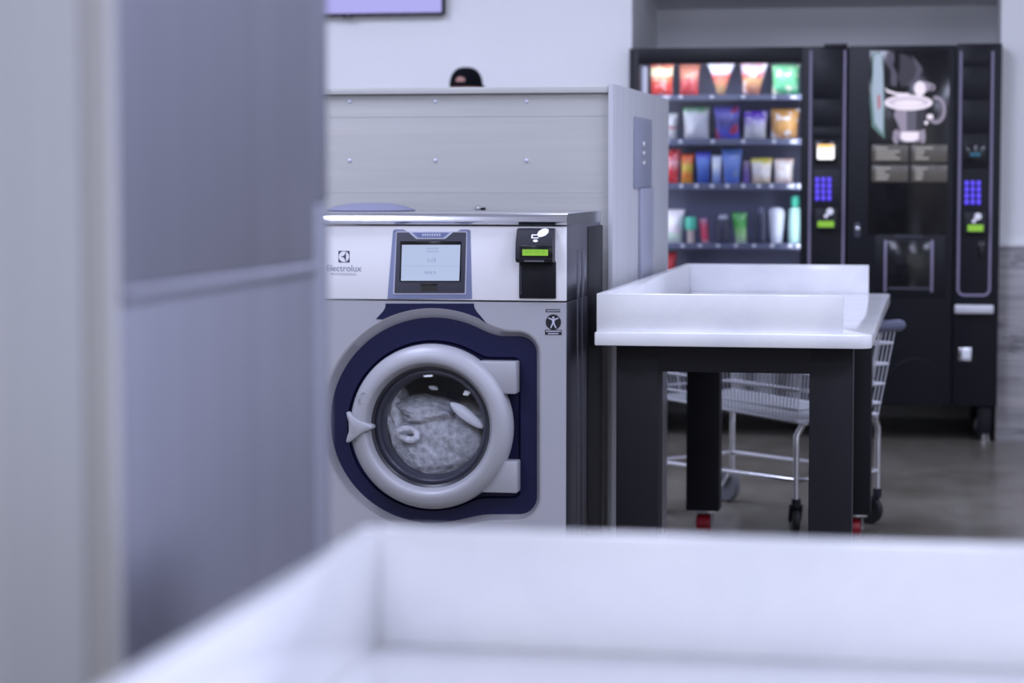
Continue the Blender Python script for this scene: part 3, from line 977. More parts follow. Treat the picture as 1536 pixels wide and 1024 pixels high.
# ---- packets and bottles on the shelves
def wrap_mat(name, stops, blob=None, bs=6.0, amt=0.5, rough=0.32):
    m_ = bpy.data.materials.new(name)
    m_.use_nodes = True
    n_ = m_.node_tree
    L_ = n_.links.new
    b_ = n_.nodes['Principled BSDF']
    b_.inputs['Roughness'].default_value = rough
    tc_ = n_.nodes.new('ShaderNodeTexCoord')
    sx_ = n_.nodes.new('ShaderNodeSeparateXYZ')
    L_(tc_.outputs['Generated'], sx_.inputs[0])
    cr = n_.nodes.new('ShaderNodeValToRGB')
    e = cr.color_ramp.elements
    e[0].position, e[0].color = stops[0][0], lin(stops[0][1])
    e[1].position, e[1].color = stops[-1][0], lin(stops[-1][1])
    for p_, c_ in stops[1:-1]:
        q_ = e.new(p_)
        q_.color = lin(c_)
    nz = n_.nodes.new('ShaderNodeTexNoise')
    nz.inputs['Scale'].default_value = 3
    nz.inputs['Detail'].default_value = 2
    L_(tc_.outputs['Generated'], nz.inputs['Vector'])
    ma = n_.nodes.new('ShaderNodeMath')
    ma.operation = 'MULTIPLY_ADD'
    ma.inputs[1].default_value = 0.25
    L_(nz.outputs['Fac'], ma.inputs[0])
    ms = n_.nodes.new('ShaderNodeMath')
    ms.operation = 'SUBTRACT'
    ms.inputs[1].default_value = 0.125
    L_(sx_.outputs['Z'], ma.inputs[2])
    L_(ma.outputs[0], ms.inputs[0])
    L_(ms.outputs[0], cr.inputs[0])
    last = cr.outputs[0]
    if blob:
        n2 = n_.nodes.new('ShaderNodeTexNoise')
        n2.inputs['Scale'].default_value = bs
        n2.inputs['Detail'].default_value = 1
        L_(tc_.outputs['Generated'], n2.inputs['Vector'])
        c2 = n_.nodes.new('ShaderNodeValToRGB')
        c2.color_ramp.elements[0].position = 0.52
        c2.color_ramp.elements[1].position = 0.62
        L_(n2.outputs['Fac'], c2.inputs[0])
        mu = n_.nodes.new('ShaderNodeMath')
        mu.operation = 'MULTIPLY'
        mu.inputs[1].default_value = amt
        L_(c2.outputs[0], mu.inputs[0])
        mx_ = n_.nodes.new('ShaderNodeMix')
        mx_.data_type = 'RGBA'
        L_(mu.outputs[0], mx_.inputs[0])
        L_(last, mx_.inputs[6])
        mx_.inputs[7].default_value = lin(blob)
        last = mx_.outputs[2]
    L_(last, b_.inputs['Base Color'])
    return m_


def bag(name, px, row, wt, wb, lean, thick, m_, label, group, Y=None, cat='snack'):
    """pillow packet with crimped top and bottom, standing on its shelf"""
    Y = Y or YSH + 0.08
    x0_, y0_, x1_, y1_ = px
    xa, xb, za_, zb_ = rect(x0_, y0_, x1_, y1_, Y)
    zfl = shelf_z[row] - 0.012
    za_ = zfl
    cx, w, h = (xa + xb) / 2, (xb - xa) / 2, zb_ - za_
    nu, nv_ = 12, 16
    b_ = bmesh.new()
    sd_ = random.random() * 10
    for side in (-1, 1):
        g = []
        for j in range(nv_ + 1):
            v = j / nv_
            ws = wb + (wt - wb) * v
            ws *= 1 - 0.07 * math.sin(PI * v)
            row_ = []
            for i in range(nu + 1):
                u_ = -1 + 2 * i / nu
                env = (1 - u_ * u_) ** 0.5 * max(0, math.sin(PI * min(1, max(0, (v - 0.06) / 0.88)))) ** 0.6
                wob = 1 + 0.25 * noise.noise(Vector((u_ * 1.6 + sd_, v * 2.5, side)))
                y_ = Y + side * thick * env * wob
                zz_ = za_ + h * v
                if j in (0, nv_):
                    zz_ += 0.002 * (i % 2)
                row_.append(b_.verts.new((cx + w * ws * u_ + lean * (v - 0.5), y_, zz_)))
            g.append(row_)
        for j in range(nv_):
            for i in range(nu):
                b_.faces.new((g[j][i], g[j][i + 1], g[j + 1][i + 1], g[j + 1][i]))
    bmesh.ops.remove_doubles(b_, verts=b_.verts[:], dist=1e-5)
    bmesh.ops.recalc_face_normals(b_, faces=b_.faces[:])
    me = bpy.data.meshes.new(name)
    b_.to_mesh(me)
    b_.free()
    for p in me.polygons:
        p.use_smooth = True
    me.materials.append(m_)
    o = bpy.data.objects.new(name, me)
    COL.objects.link(o)
    return tag(o, label, cat, group)


def bottle(name, px, row, prof, mats_, label, group, Y=None, cat='bottle', split=0.8, tilt=0):
    Y = Y or YSH + 0.07
    x0_, y0_, x1_, y1_ = px
    xa, xb, za_, zb_ = rect(x0_, y0_, x1_, y1_, Y)
    za_ = shelf_z[row] - 0.012
    cx, w, h = (xa + xb) / 2, (xb - xa) / 2, zb_ - za_
    root = thing(name, label, cat, (cx, Y, za_), group)
    body = [(r * w, za_ + h * z) for r, z in prof if z <= split]
    cap = [(r * w, za_ + h * z) for r, z in prof if z >= split]
    MB().lathe_z((cx, Y), body, 24).build('body', mats_[0], root, sharp=60)
    MB().lathe_z((cx, Y), cap, 24).build('cap', mats_[1], root, sharp=50)
    return root


G1, G2, G3, G4 = 'snack bags on the top shelf', 'snack bags on the second shelf', 'packets on the third shelf', 'goods on the fourth shelf'
R_, W_ = (214, 58, 56), (236, 236, 240)
bag('snack_bag', (974, 96, 1011, 143), 0, 1.0, .94, 0, .035, wrap_mat('red bag a', [(0, (220, 60, 56)), (.35, (214, 70, 64)), (.6, (226, 140, 100)), (.66, (244, 238, 196)), (.84, (244, 236, 190)), (.9, (214, 96, 76)), (1, (210, 90, 74))], (246, 200, 200), 7, .7), 'red snack bag with pale yellow band, leftmost on the top shelf', G1)
bag('snack_bag', (1018, 96, 1050, 143), 0, 1.0, .9, .004, .03, wrap_mat('red bag b', [(0, (200, 52, 56)), (.4, (190, 78, 80)), (.65, (176, 118, 96)), (1, (176, 110, 90))], (214, 140, 150), 6, .5), 'dull red snack bag with tan top, second from left on the top shelf', G1)
bag('snack_bag', (1059, 93, 1104, 143), 0, 1.0, .16, 0, .028, wrap_mat('cone bag', [(0, (168, 118, 108)), (.22, (206, 170, 126)), (.45, (206, 130, 104)), (.6, (214, 74, 76)), (.72, (208, 212, 232)), (1, (214, 222, 240))], (230, 120, 120), 5, .4), 'red and white bag tapering to a point at the bottom, top shelf middle', G1)
bag('snack_bag', (1107, 93, 1151, 143), 0, 1.0, .55, .016, .028, wrap_mat('slanted bag', [(0, (150, 96, 96)), (.25, (190, 130, 104)), (.45, (206, 160, 116)), (.6, (214, 84, 84)), (.8, (196, 196, 220)), (1, (208, 120, 120))], (226, 228, 240), 4, .6), 'red bag with white centre and tan lower half, fourth on the top shelf', G1)
bag('snack_bag', (1157, 97, 1201, 143), 0, 1.0, .98, 0, .035, wrap_mat('green bag', [(0, (70, 168, 104)), (.3, (120, 206, 160)), (.55, (110, 196, 140)), (1, (132, 206, 160))], (240, 236, 214), 3.5, .85), 'green and cream snack bag, rightmost on the top shelf', G1)

bag('snack_bag', (990, 170, 1017, 209), 1, 1.0, .86, 0, .03, wrap_mat('white bag a', [(0, (226, 224, 220)), (.4, (236, 234, 234)), (.47, (196, 120, 130)), (.54, (236, 234, 236)), (1, (240, 240, 242))]), 'white bag with thin red line, partly behind the partition end on the second shelf', G2)
bag('snack_bag', (1024, 160, 1066, 209), 1, 1.0, .92, -.004, .035, wrap_mat('white green bag', [(0, (206, 212, 216)), (.3, (224, 226, 232)), (.6, (218, 222, 230)), (.78, (236, 238, 240)), (.9, (120, 196, 140)), (1, (130, 200, 150))], (210, 190, 200), 4, .5), 'white snack bag with green top corner on the second shelf', G2)
bag('snack_bag', (1070, 158, 1112, 209), 1, 1.0, .9, -.006, .03, wrap_mat('blue bag', [(0, (96, 104, 206)), (.2, (84, 90, 206)), (.5, (70, 66, 140)), (.75, (108, 104, 200)), (1, (90, 86, 190))], (190, 50, 50), 2.6, .8), 'blue-violet snack bag with red spot, middle of the second shelf', G2)
bag('snack_bag', (1114, 166, 1151, 209), 1, 1.0, .92, .004, .032, wrap_mat('purple top bag', [(0, (206, 206, 206)), (.4, (212, 212, 220)), (.62, (190, 176, 228)), (.82, (112, 64, 206)), (1, (108, 60, 200))], (236, 236, 232), 4, .5), 'silver-white snack bag with purple top on the second shelf', G2)
bag('snack_bag', (1154, 163, 1200, 209), 1, 1.0, .9, .006, .035, wrap_mat('orange bag', [(0, (226, 178, 130)), (.3, (226, 170, 104)), (.7, (222, 168, 98)), (1, (206, 150, 80))], (244, 240, 240), 3.6, .95), 'orange and white snack bag, rightmost on the second shelf', G2)

bag('candy_packet', (992, 223, 1021, 275), 2, 1.0, .82, .006, .018, wrap_mat('red packet', [(0, (218, 54, 60)), (.4, (214, 70, 78)), (.6, (226, 170, 180)), (.75, (214, 60, 70)), (1, (206, 50, 60))], (240, 170, 170), 5, .5), 'red candy packet, leftmost on the third shelf', G3)
bag('candy_packet', (1021, 231, 1041, 275), 2, 1.0, .86, .004, .015, wrap_mat('orange packet', [(0, (214, 170, 60)), (.3, (226, 120, 52)), (.55, (206, 190, 60)), (.8, (236, 110, 50)), (1, (238, 96, 44))]), 'orange and yellow candy packet on the third shelf', G3)
bag('candy_packet', (1043, 227, 1067, 275), 2, 1.0, .74, 0, .016, wrap_mat('blue packet', [(0, (56, 84, 176)), (.4, (70, 104, 190)), (.7, (112, 146, 226)), (.9, (86, 84, 214)), (1, (80, 76, 206))]), 'narrow blue candy packet right of the orange one, third shelf', G3)
bag('candy_packet', (1067, 233, 1083, 275), 2, 1.0, .8, .002, .014, wrap_mat('white blue packet', [(0, (110, 130, 206)), (.35, (160, 180, 226)), (.6, (240, 244, 250)), (1, (214, 224, 246))]), 'slim white packet with blue foot between the two blue packets', G3)
bag('candy_packet', (1081, 223, 1114, 275), 2, 1.0, .7, 0, .018, wrap_mat('bright blue packet', [(0, (84, 116, 214)), (.35, (96, 128, 206)), (.6, (124, 150, 220)), (1, (96, 140, 232))], (200, 196, 140), 3, .25), 'wide bright blue candy packet with taller top, third shelf middle', G3)
bag('candy_packet', (1114, 240, 1125, 275), 2, 1.0, .9, 0, .012, wrap_mat('purple packet', [(0, (130, 104, 190)), (.5, (108, 88, 150)), (1, (118, 100, 116))]), 'thin dull purple packet on the third shelf', G3)
bag('snack_packet', (1125, 237, 1159, 275), 2, 1.0, .84, 0, .02, wrap_mat('yellow edged packet', [(0, (206, 190, 110)), (.2, (226, 210, 190)), (.4, (236, 232, 230)), (.75, (240, 236, 226)), (.88, (222, 212, 70)), (1, (216, 206, 60))], (214, 170, 150), 4, .5), 'white packet with yellow top edge on the third shelf', G3)
bag('snack_packet', (1160, 238, 1191, 275), 2, 1.0, .9, 0, .02, wrap_mat('tan white packet', [(0, (222, 190, 176)), (.3, (236, 228, 226)), (.8, (240, 236, 234)), (1, (206, 160, 140))], (222, 190, 170), 4, .5), 'white packet with tan ends, rightmost on the third shelf', G3)

bag('tissue_pack', (992, 314, 1027, 365), 3, 1.0, .82, .006, .03, wrap_mat('white pack', [(0, (226, 222, 226)), (.25, (206, 232, 214)), (.4, (232, 216, 226)), (.6, (244, 244, 246)), (1, (240, 230, 236))]), 'white pack with faint green mark, leftmost on the fourth shelf', G4, cat='pack')
MINT, BEIGE, PINK = mat('mint plastic', (84, 200, 170), 0.35), mat('beige plastic', (214, 196, 190), 0.4), mat('pink plastic', (228, 70, 104), 0.3)
DKB, CLR = mat('dark bottle plastic', (52, 54, 78), 0.2), mat('clear grey cap', (190, 194, 210), 0.2)
WHB, GRN = mat('white bottle plastic', (222, 226, 240), 0.3), mat('green plastic', (70, 168, 72), 0.3)
TUBE = [(.62, 0), (.66, .02), (.66, .5), (.72, .52), (1, .56), (1, .96), (.9, 1)]
BOTL = [(.8, 0), (.86, .03), (.9, .2), (.86, .5), (.95, .7), (.8, .86), (.55, .9), (.55, .98), (.45, 1)]
bottle('tube', (1028, 325, 1045, 365), 3, TUBE, (BEIGE, MINT), 'beige tube with mint green cap on the fourth shelf', G4, split=.52, cat='tube')
bag('pouch', (1047, 326, 1066, 365), 3, .8, .6, -.012, .014, wrap_mat('pink pouch', [(0, (206, 190, 206)), (.25, (232, 80, 110)), (.7, (220, 84, 110)), (1, (120, 110, 150))]), 'narrow pink pouch leaning left on the fourth shelf', G4, cat='pouch')
bottle('dark_bottle', (1073, 322, 1096, 365), 3, BOTL, (DKB, CLR), 'small dark bottle with pale cap, between the pink and green pouches', G4, split=.86)
bag('pouch', (1098, 319, 1123, 365), 3, 1.0, .7, -.012, .018, wrap_mat('green pouch', [(0, (226, 236, 220)), (.3, (170, 222, 150)), (.6, (84, 184, 80)), (1, (70, 166, 76))], (200, 240, 180), 2.5, .5), 'bright green pouch in the middle of the fourth shelf', G4, cat='pouch')
bottle('dark_bottle', (1131, 311, 1152, 365), 3, BOTL, (DKB, mat('smoke cap', (96, 100, 126), 0.25)), 'tall dark bottle with grey cap, left of the white bottle', G4, split=.86)
bottle('white_bottle', (1152, 311, 1177, 365), 3, [(.6, 0), (.7, .04), (.8, .3), (.95, .7), (1, .85), (.85, .95), (.5, 1)], (WHB, WHB), 'rounded white bottle, second from right on the fourth shelf', G4, split=.85)
bottle('mint_bottle', (1181, 294, 1204, 365), 3, [(.8, 0), (.85, .04), (.88, .4), (.85, .6), (.8, .74), (.4, .78), (.45, .8), (.6, .82), (.6, .95), (.5, 1)], (mat('mint white bottle', (190, 232, 222), 0.3), mat('teal cap', (60, 180, 150), 0.3)), 'tall mint and white bottle with teal cap, fourth shelf right end', G4, split=.78)
bag('candy_packet', (993, 378, 1014, 437), 4, 1.0, .9, .01, .016, wrap_mat('dark red packet', [(0, (150, 20, 28)), (1, (190, 30, 40))]), 'dark red packet on the lowest shelf in view, above the white table ledge', None)

# ---- coffee machine
cv = thing('coffee_vending_machine', 'black hot drink vending machine with a glowing cup picture on its front', 'vending machine', ((V1 + V2) / 2, 11.1, 0))
MB().box(V1 + 0.004, V2, YV + 0.05, YVB, ZK, ZV, 0.004).build('cabinet', BLACK2, cv)
xs = at(1432, 300, YV)[0]
MB().box(V1 + 0.004, xs - 0.004, YV, YV + 0.05, ZK, ZV, 0.005).build('door', BLACK2, cv)
MB().box(xs, V2, YV, YV + 0.05, ZK, ZV + 0.006, 0.005).build('control_column', BLACK2, cv)
utrim(cv, at(1439.5, 250, YV)[0], at(1487, 250, YV)[0], at(1440, 77, YV)[1], at(1463, 443, YV)[1], YV - 0.002)
gp = vpart(cv, 'graphic_panel', BLACKG, 1303, 76, 1423, 352, d=0.006, out=0.003)
# picture of a glowing cup
A = [glow('cup highlight', (236, 226, 246), 0.95), glow('cup light grey', (150, 142, 166), 0.85), glow('cup mid grey', (96, 92, 112), 0.8), glow('steam grey', (84, 80, 102), 0.7),
     glow('ribbon teal', (104, 140, 142), 0.7), glow('ribbon pale', (170, 188, 212), 0.8), glow('ribbon pink', (196, 120, 140), 0.7), glow('cup shadow', (46, 44, 58), 0.8), glow('cup pale', (206, 196, 220), 0.9)]
pc = MB()
YG = YV - 0.0035
_lay = [0]
def art(pts, m_):
    _lay[0] += 1
    y_ = YG - 0.00025 * _lay[0]
    pc.prism(PX(pts, YV), y_, y_ + 0.0002, m=m_)
def ell(cx, cy, rx, ry, n=32, a0=0, a1=2 * PI):
    return [(cx + rx * math.cos(a0 + (a1 - a0) * k / n), cy + ry * math.sin(a0 + (a1 - a0) * k / n)) for k in range(n + (0 if abs(a1 - a0 - 2 * PI) < 1e-6 else 1))]
def arcband(cx, cy, rx, ry, w, a0, a1, n=20):
    return [(cx + rx * math.cos(a0 + (a1 - a0) * k / n), cy + ry * math.sin(a0 + (a1 - a0) * k / n)) for k in range(n + 1)] + \
           [(cx + (rx - w) * math.cos(a1 + (a0 - a1) * k / n), cy + (ry - w) * math.sin(a1 + (a0 - a1) * k / n)) for k in range(n + 1)]
art([(1350, 80), (1362, 84), (1374, 96), (1382, 100), (1384, 104), (1379, 118), (1368, 128), (1352, 130), (1347, 118), (1350, 100)], 7)
art([(1366, 82), (1376, 92), (1382, 100), (1384, 106), (1378, 118), (1368, 127), (1360, 128), (1372, 116), (1375, 102)], 3)
art([(1330, 80), (1340, 78), (1342, 88), (1339, 98), (1346, 112), (1345, 130), (1336, 128), (1336, 106), (1329, 92)], 3)
art([(1308, 80), (1320, 77), (1324, 90), (1326, 140), (1327, 208), (1318, 200), (1308, 190), (1305, 150), (1309, 110)], 4)
art([(1311, 82), (1322, 79), (1325, 110), (1325, 170), (1324, 200), (1312, 184), (1308, 140)], 5)
art([(1316, 145), (1320, 140), (1321, 160), (1317, 166)], 6)
art(ell(1387, 130, 10, 8), 1)
art(arcband(1391, 131, 12, 7, 3, -2.0, 1.0), 1)
art([(1327, 131), (1332, 135), (1345, 139), (1364, 140), (1364, 144), (1344, 143), (1330, 138)], 0)
art(ell(1380, 133, 8.5, 11), 0)
art([(1344, 160), (1391, 160), (1386, 182), (1381, 196), (1350, 196), (1346, 184), (1341, 174)], 2)
art([(1344, 160), (1360, 160), (1360, 196), (1351, 196), (1346, 184), (1341, 174)], 1)
art([(1375, 160), (1391, 160), (1386, 182), (1381, 196), (1374, 196)], 7)
art([(1345, 196), (1383, 196), (1384, 207), (1378, 213), (1352, 213), (1346, 207)], 1)
art([(1352, 198), (1378, 198), (1378, 208), (1370, 212), (1358, 212), (1351, 207)], 0)
art([(1340, 197), (1346, 193), (1348, 200), (1345, 206), (1348, 214), (1343, 216), (1339, 210)], 1)
art([(1381, 196), (1387, 193), (1388.5, 205), (1387, 214), (1381, 215), (1383, 206)], 1)
art(arcband(1404, 165, 15, 21, 5, -1.9, 2.3), 1)
art(arcband(1402, 165, 11, 16, 3, -1.7, 1.9), 2)
art(ell(1395, 175, 5, 4), 0)
art([(1386, 184), (1390, 180), (1393, 184), (1389, 188)], 0)
art(ell(1363, 154, 36, 11.5), 0)
art(ell(1363, 153, 31, 7.5), 8)
art(ell(1363, 155, 22, 5), 0)
pc.build('cup_picture', A, gp)
MENU = glow('menu label olive grey', (90, 86, 84), 0.6)
MTXT = glow('menu text', (160, 158, 160), 0.8)
for (x0_, y0_, x1_, y1_, tl) in ((1308, 217, 1362, 243, (18, 36, 30, 36)), (1367, 217, 1421, 243, (26, 14, 12, 20)), (1308, 247.5, 1362, 272.5, (22, 14, 20, 18)), (1367, 247.5, 1421, 272.5, (18, 12, 12, 10))):
    mb_ = vpart(cv, 'menu_label', MENU, x0_, y0_, x1_, y1_, out=0.006)
    tx = MB()
    for k, ln_ in enumerate(tl):
        bar(tx, x0_ + 6, y0_ + 3.5 + k * 5.2, x0_ + 6 + ln_, y0_ + 6.3 + k * 5.2, YV - 0.0068, 0.001)
    tx.build('menu_text', MTXT, mb_)
# dispensing bay
bay = MB()
q = rect(1312, 352, 1418, 446, YV)
bay.box(q[0], q[1], YV - 0.006, YV + 0.004, q[2], q[3], 0.003)
byo = bay.build('dispensing_bay', BLACK2, cv)
q = rect(1330, 362, 1397, 436, YV)
MB().box(q[0], q[1], YV - 0.010, YV - 0.004, q[2], q[3], 0.002).build('bay_door', BLACKG, byo)
for x in (1328, 1398):
    q = rect(x - 1.8, 360, x + 1.8, 438, YV)
    MB().box(q[0], q[1], YV - 0.016, YV - 0.004, q[2], q[3], 0.003).build('bay_rail', TRIMP, byo)
q = rect(1342, 353, 1384, 356, YV)
MB().box(q[0], q[1], YV - 0.014, YV - 0.004, q[2], q[3], 0.002).build('bay_ledge', GUN, byo)
q = rect(1332, 431, 1396, 434, YV)
MB().box(q[0], q[1], YV - 0.014, YV - 0.004, q[2], q[3], 0.002).build('bay_sill', GUN, byo)
# lock
X, Z = at(1286, 345, YV)
lk = MB()
lk.prism(rrect(X - 0.014, X + 0.014, Z - 0.035, Z + 0.035, 0.012, 4), YV - 0.006, YV + 0.001, bev=0.002)
lo = lk.build('lock', GUN, cv)
MB().lathe_y((X + 0.002, Z + 0.006), [(0.009, YV - 0.005), (0.009, YV - 0.014), (0.006, YV - 0.016), (0.001, YV - 0.016)], 16, cap1=True).build('lock_barrel', CHROME, lo)
for y0_, y1_ in ((80, 99), (104, 149), (154, 200), (210, 252)):
    vpart(cv, 'blank_plate', BLACK2, 1444, y0_, 1483, y1_, out=0.005)
ds = vpart(cv, 'display', BLACKG, 1450, 218, 1477, 243, out=0.007)
X, Z = at(1463, 231.5, YV)
dt = MB()
for k_ in range(3):
    dt.box(X - 0.022 + k_ * 0.016, X - 0.010 + k_ * 0.016, YV - 0.0076, YV - 0.0068, Z - 0.008, Z + 0.008)
dt.build('display_digits', glow('cyan digits', (24, 104, 140), 0.8), ds)
keypad(cv, 1445.5, 270, 1472.5, 307.5)
reader_small(cv, 1447, 318, 1479, 350, (1451.5, 337, 1475, 346.8), (1467, 324.5))
vpart(cv, 'coin_cover', BLACKG, 1468, 362, 1476, 388, out=0.006)
q = rect(1432, 457, 1490.5, 470.5, YV - 0.03)
MB().box(q[0], q[1], YV - 0.035, YV - 0.01, q[2], q[3], 0.006, 3).build('grab_bar', mat('satin aluminium', (214, 214, 220), 0.35, metal=0.4), cv)
q = rect(1438, 521, 1457, 541, YV)
cc = MB().box(q[0], q[1], YV - 0.006, YV + 0.002, q[2], q[3], 0.002).build('coin_return', CHROME, cv)
ca = rect(1443, 524, 1456, 538, YV)
MB().box(ca[0], ca[1], YV - 0.009, YV - 0.004, ca[2], ca[3], 0.002).build('coin_cup', mat('coin cup reflection white', (236, 240, 244), 0.3), cc)  # plain white stands for the bright reflection in the chrome cup
# pressed arch on the lower door
ar = MB()
pts = []
for k in range(25):
    a_ = PI * k / 24
    x, z = at(1372 + 46 * math.cos(a_), 600 - 62 * math.sin(a_), YV)
    pts.append((x, YV, z))
ar.tube(pts, 0.004, 8)
ar.build('pressed_arch', BLACK2, cv)
for x, y in ((V1 + 0.09, YV + 0.08), (at(1476, 640, YV)[0], YV + 0.07), (V2 - 0.035, YV + 0.16), (V1 + 0.09, YVB - 0.08), (V2 - 0.08, YVB - 0.08)):
    vfoot(cv, x, y)

# ================================================================== wire laundry cart
kc = thing('laundry_cart', 'chrome wire laundry cart on casters standing behind the far folding table', 'cart', (-0.61, 8.15, 0))
Au = Vector((-0.473, 7.775))
U2 = Vector((-0.77, 0.64)).normalized()
V_ = Vector((0.64, 0.77)).normalized()
LL, WW = 0.72, 0.415
def cp(u_, v_, z):
    p = Au + U2 * u_ + V_ * v_
    return (p.x, p.y, z)
zb_of = lambda u_: 0.392 + 0.05 * u_
ZRIM = 0.70
def wall_pt(u_, v_, f):
    """f=0 bottom rectangle, f=1 rim (flared outwards)"""
    cu, cv_ = LL / 2, WW / 2
    e = 0.05 * f
    uu = cu + (u_ - cu) * (1 + e / cu)
    vv = cv_ + (v_ - cv_) * (1 + e / cv_ * 0.6)
    return cp(uu, vv, zb_of(u_) + (ZRIM - zb_of(u_)) * f)
bk = MB()
wr = 0.0022
per = [(0, 0), (LL, 0), (LL, WW), (0, WW)]
for f, r in ((0, 0.004), (0.13, 0.0045), (0.35, 0.0045), (0.58, 0.0045), (0.82, 0.0045), (1, 0.006)):
    bk.tube([wall_pt(u_, v_, f) for u_, v_ in per], r, 8, closed=True)
nu_ = 44
for k in range(nu_ + 1):
    u_ = LL * k / nu_
    for v_ in (0, WW):
        bk.tube([wall_pt(u_, v_, 0), wall_pt(u_, v_, 1)], wr, 6)
    bk.tube([cp(u_, 0, zb_of(u_)), cp(u_, WW, zb_of(u_))], wr, 6)
for k in range(1, 6):
    v_ = WW * k / 6
    for u_ in (0, LL):
        bk.tube([wall_pt(u_, v_, 0), wall_pt(u_, v_, 1)], wr * 1.7, 6)
    bk.tube([cp(0, v_, zb_of(0)), cp(LL, v_, zb_of(LL))], wr, 6)
bk.build('basket', ZINC, kc)
fr = MB()
zf = 0.19
fr.tube([cp(0, 0, zf), cp(LL, 0, zf)], 0.0095, 12)
fr.tube([cp(0, WW, zf), cp(LL, WW, zf)], 0.0095, 12)
fr.tube([cp(LL, 0, zf), cp(LL, WW, zf)], 0.0095, 12)
fr.tube([cp(0, 0, zf), cp(0, WW, zf)], 0.0095, 12)
for v_ in (0.05, WW - 0.05):
    fr.tube([cp(0, v_, zb_of(0) - 0.008), cp(LL, v_, zb_of(LL) - 0.008)], 0.007, 10)
fr.build('frame', CHROME, kc)
for u_, v_, sgn, swv in ((0, 0, 1, math.radians(12)), (0, WW, 1, math.radians(60)), (LL, WW, -1, None), (LL, 0, -1, None)):
    bend = 0.045 * sgn
    vi = 0.02 if v_ == 0 else -0.02
    lg = MB()
    lg.tube([cp(u_ - bend * 0.2, v_ + vi, zb_of(u_) - 0.004), cp(u_ - bend * 0.1, v_ + vi, 0.375), cp(u_, v_, 0.345), cp(u_, v_, 0.30), cp(u_, v_, 0.105)], 0.0105, 12)
    lo = lg.build('leg', CHROME, kc)
    big = u_ > 0.1
    rw = 0.064 if big else 0.05
    off = 0.03
    c = Vector(cp(u_ + off, v_, rw))
    ax = Vector((V_.x, V_.y, 0))
    if swv is not None:
        ax = Vector((math.cos(swv), math.sin(swv), 0))
        p_ = cp(u_, v_, rw)
        c = Vector((p_[0] - math.sin(swv) * off, p_[1] + math.cos(swv) * off, rw))
    fk = MB()
    fk.tube([cp(u_, v_, 0.128), cp(u_, v_, 0.098)], 0.016, 14)
    for s_ in (-1, 1):
        p0 = Vector(cp(u_, v_, 0.105)) + ax * 0.017 * s_
        fk.tube([p0, c + ax * 0.017 * s_ + Vector((0, 0, 0.0))], 0.007, 8)
    fk.tube([c - ax * 0.022, c + ax * 0.022], 0.006, 10)
    fo = fk.build('caster_fork', CHROME if big else DARK, lo)
    wh = MB()
    rg = []
    per_ = Vector((-ax.y, ax.x, 0))
    for xx, r_ in ((-0.013, rw * 0.8), (-0.013, rw * 0.93), (-0.008, rw), (0.008, rw), (0.013, rw * 0.93), (0.013, rw * 0.8)):
        rg.append([tuple(c + ax * xx + per_ * r_ * math.cos(2 * PI * k / 32) + Vector((0, 0, 1)) * r_ * math.sin(2 * PI * k / 32)) for k in range(32)])
    wh.loft(rg, 0, True, True)
    wh.build('wheel', GREYR if big else RUBBER, lo)
hm = MB()
h0, h1 = Vector(wall_pt(0, 0, 1)), Vector(wall_pt(0, WW, 1))
hd_ = (h1 - h0).normalized()
hu = Vector((-U2.x, -U2.y, 0))
hz = Vector((0, 0, 0.008))
hm.tube([h0 - hd_ * 0.005 + hu * 0.015 + hz, h0 + hu * 0.018 + hz, h1 + hu * 0.018 + hz, h1 + hd_ * 0.012 + hu * 0.015 + hz], [0.018, 0.021, 0.021, 0.018], 16)
hm.build('handle', GRIP, kc)
p = wall_pt(0.02, 0, 0.72)
MB().box(p[0] - 0.02, p[0] + 0.014, p[1] - 0.006, p[1] - 0.003, p[2] - 0.05, p[2] + 0.03).build('label_tag', mat('light blue tag', (90, 150, 220), 0.5), kc)

# ================================================================== person behind the partition
PXc, PYc = at(700, 100, 10.3)[0], 10.3
ZH = at(700, 101, 10.3)[1]      # top of the cap
SK = mat('skin', (168, 124, 116), 0.6)
CLO = mat('dark clothing', (40, 42, 56), 0.8)
def V3(x, y, z):
    return Vector((PXc + x, PYc + y, z))
k = (ZH - 0.012) / 1.72
joints = {
    'pel': (0, 0, 0.93), 'sp1': (0, 0.0, 1.08), 'sp2': (0, 0.0, 1.24), 'chest': (0, 0.0, 1.36), 'nk': (0, 0.0, 1.46), 'nk2': (0, -0.015, 1.52),
    'hd1': (0, -0.03, 1.575), 'hd2': (0, -0.02, 1.625), 'hd3': (0, -0.016, 1.67), 'hd4': (0, -0.016, 1.70)}
edges = [('pel', 'sp1'), ('sp1', 'sp2'), ('sp2', 'chest'), ('chest', 'nk'), ('nk', 'nk2'), ('nk2', 'hd1'), ('hd1', 'hd2'), ('hd2', 'hd3'), ('hd3', 'hd4')]
rad = {'pel': (.15, .11), 'sp1': (.135, .10), 'sp2': (.145, .105), 'chest': (.15, .10), 'nk': (.052, .054), 'nk2': (.046, .05), 'hd1': (.07, .085), 'hd2': (.074, .09), 'hd3': (.072, .094), 'hd4': (.06, .08)}
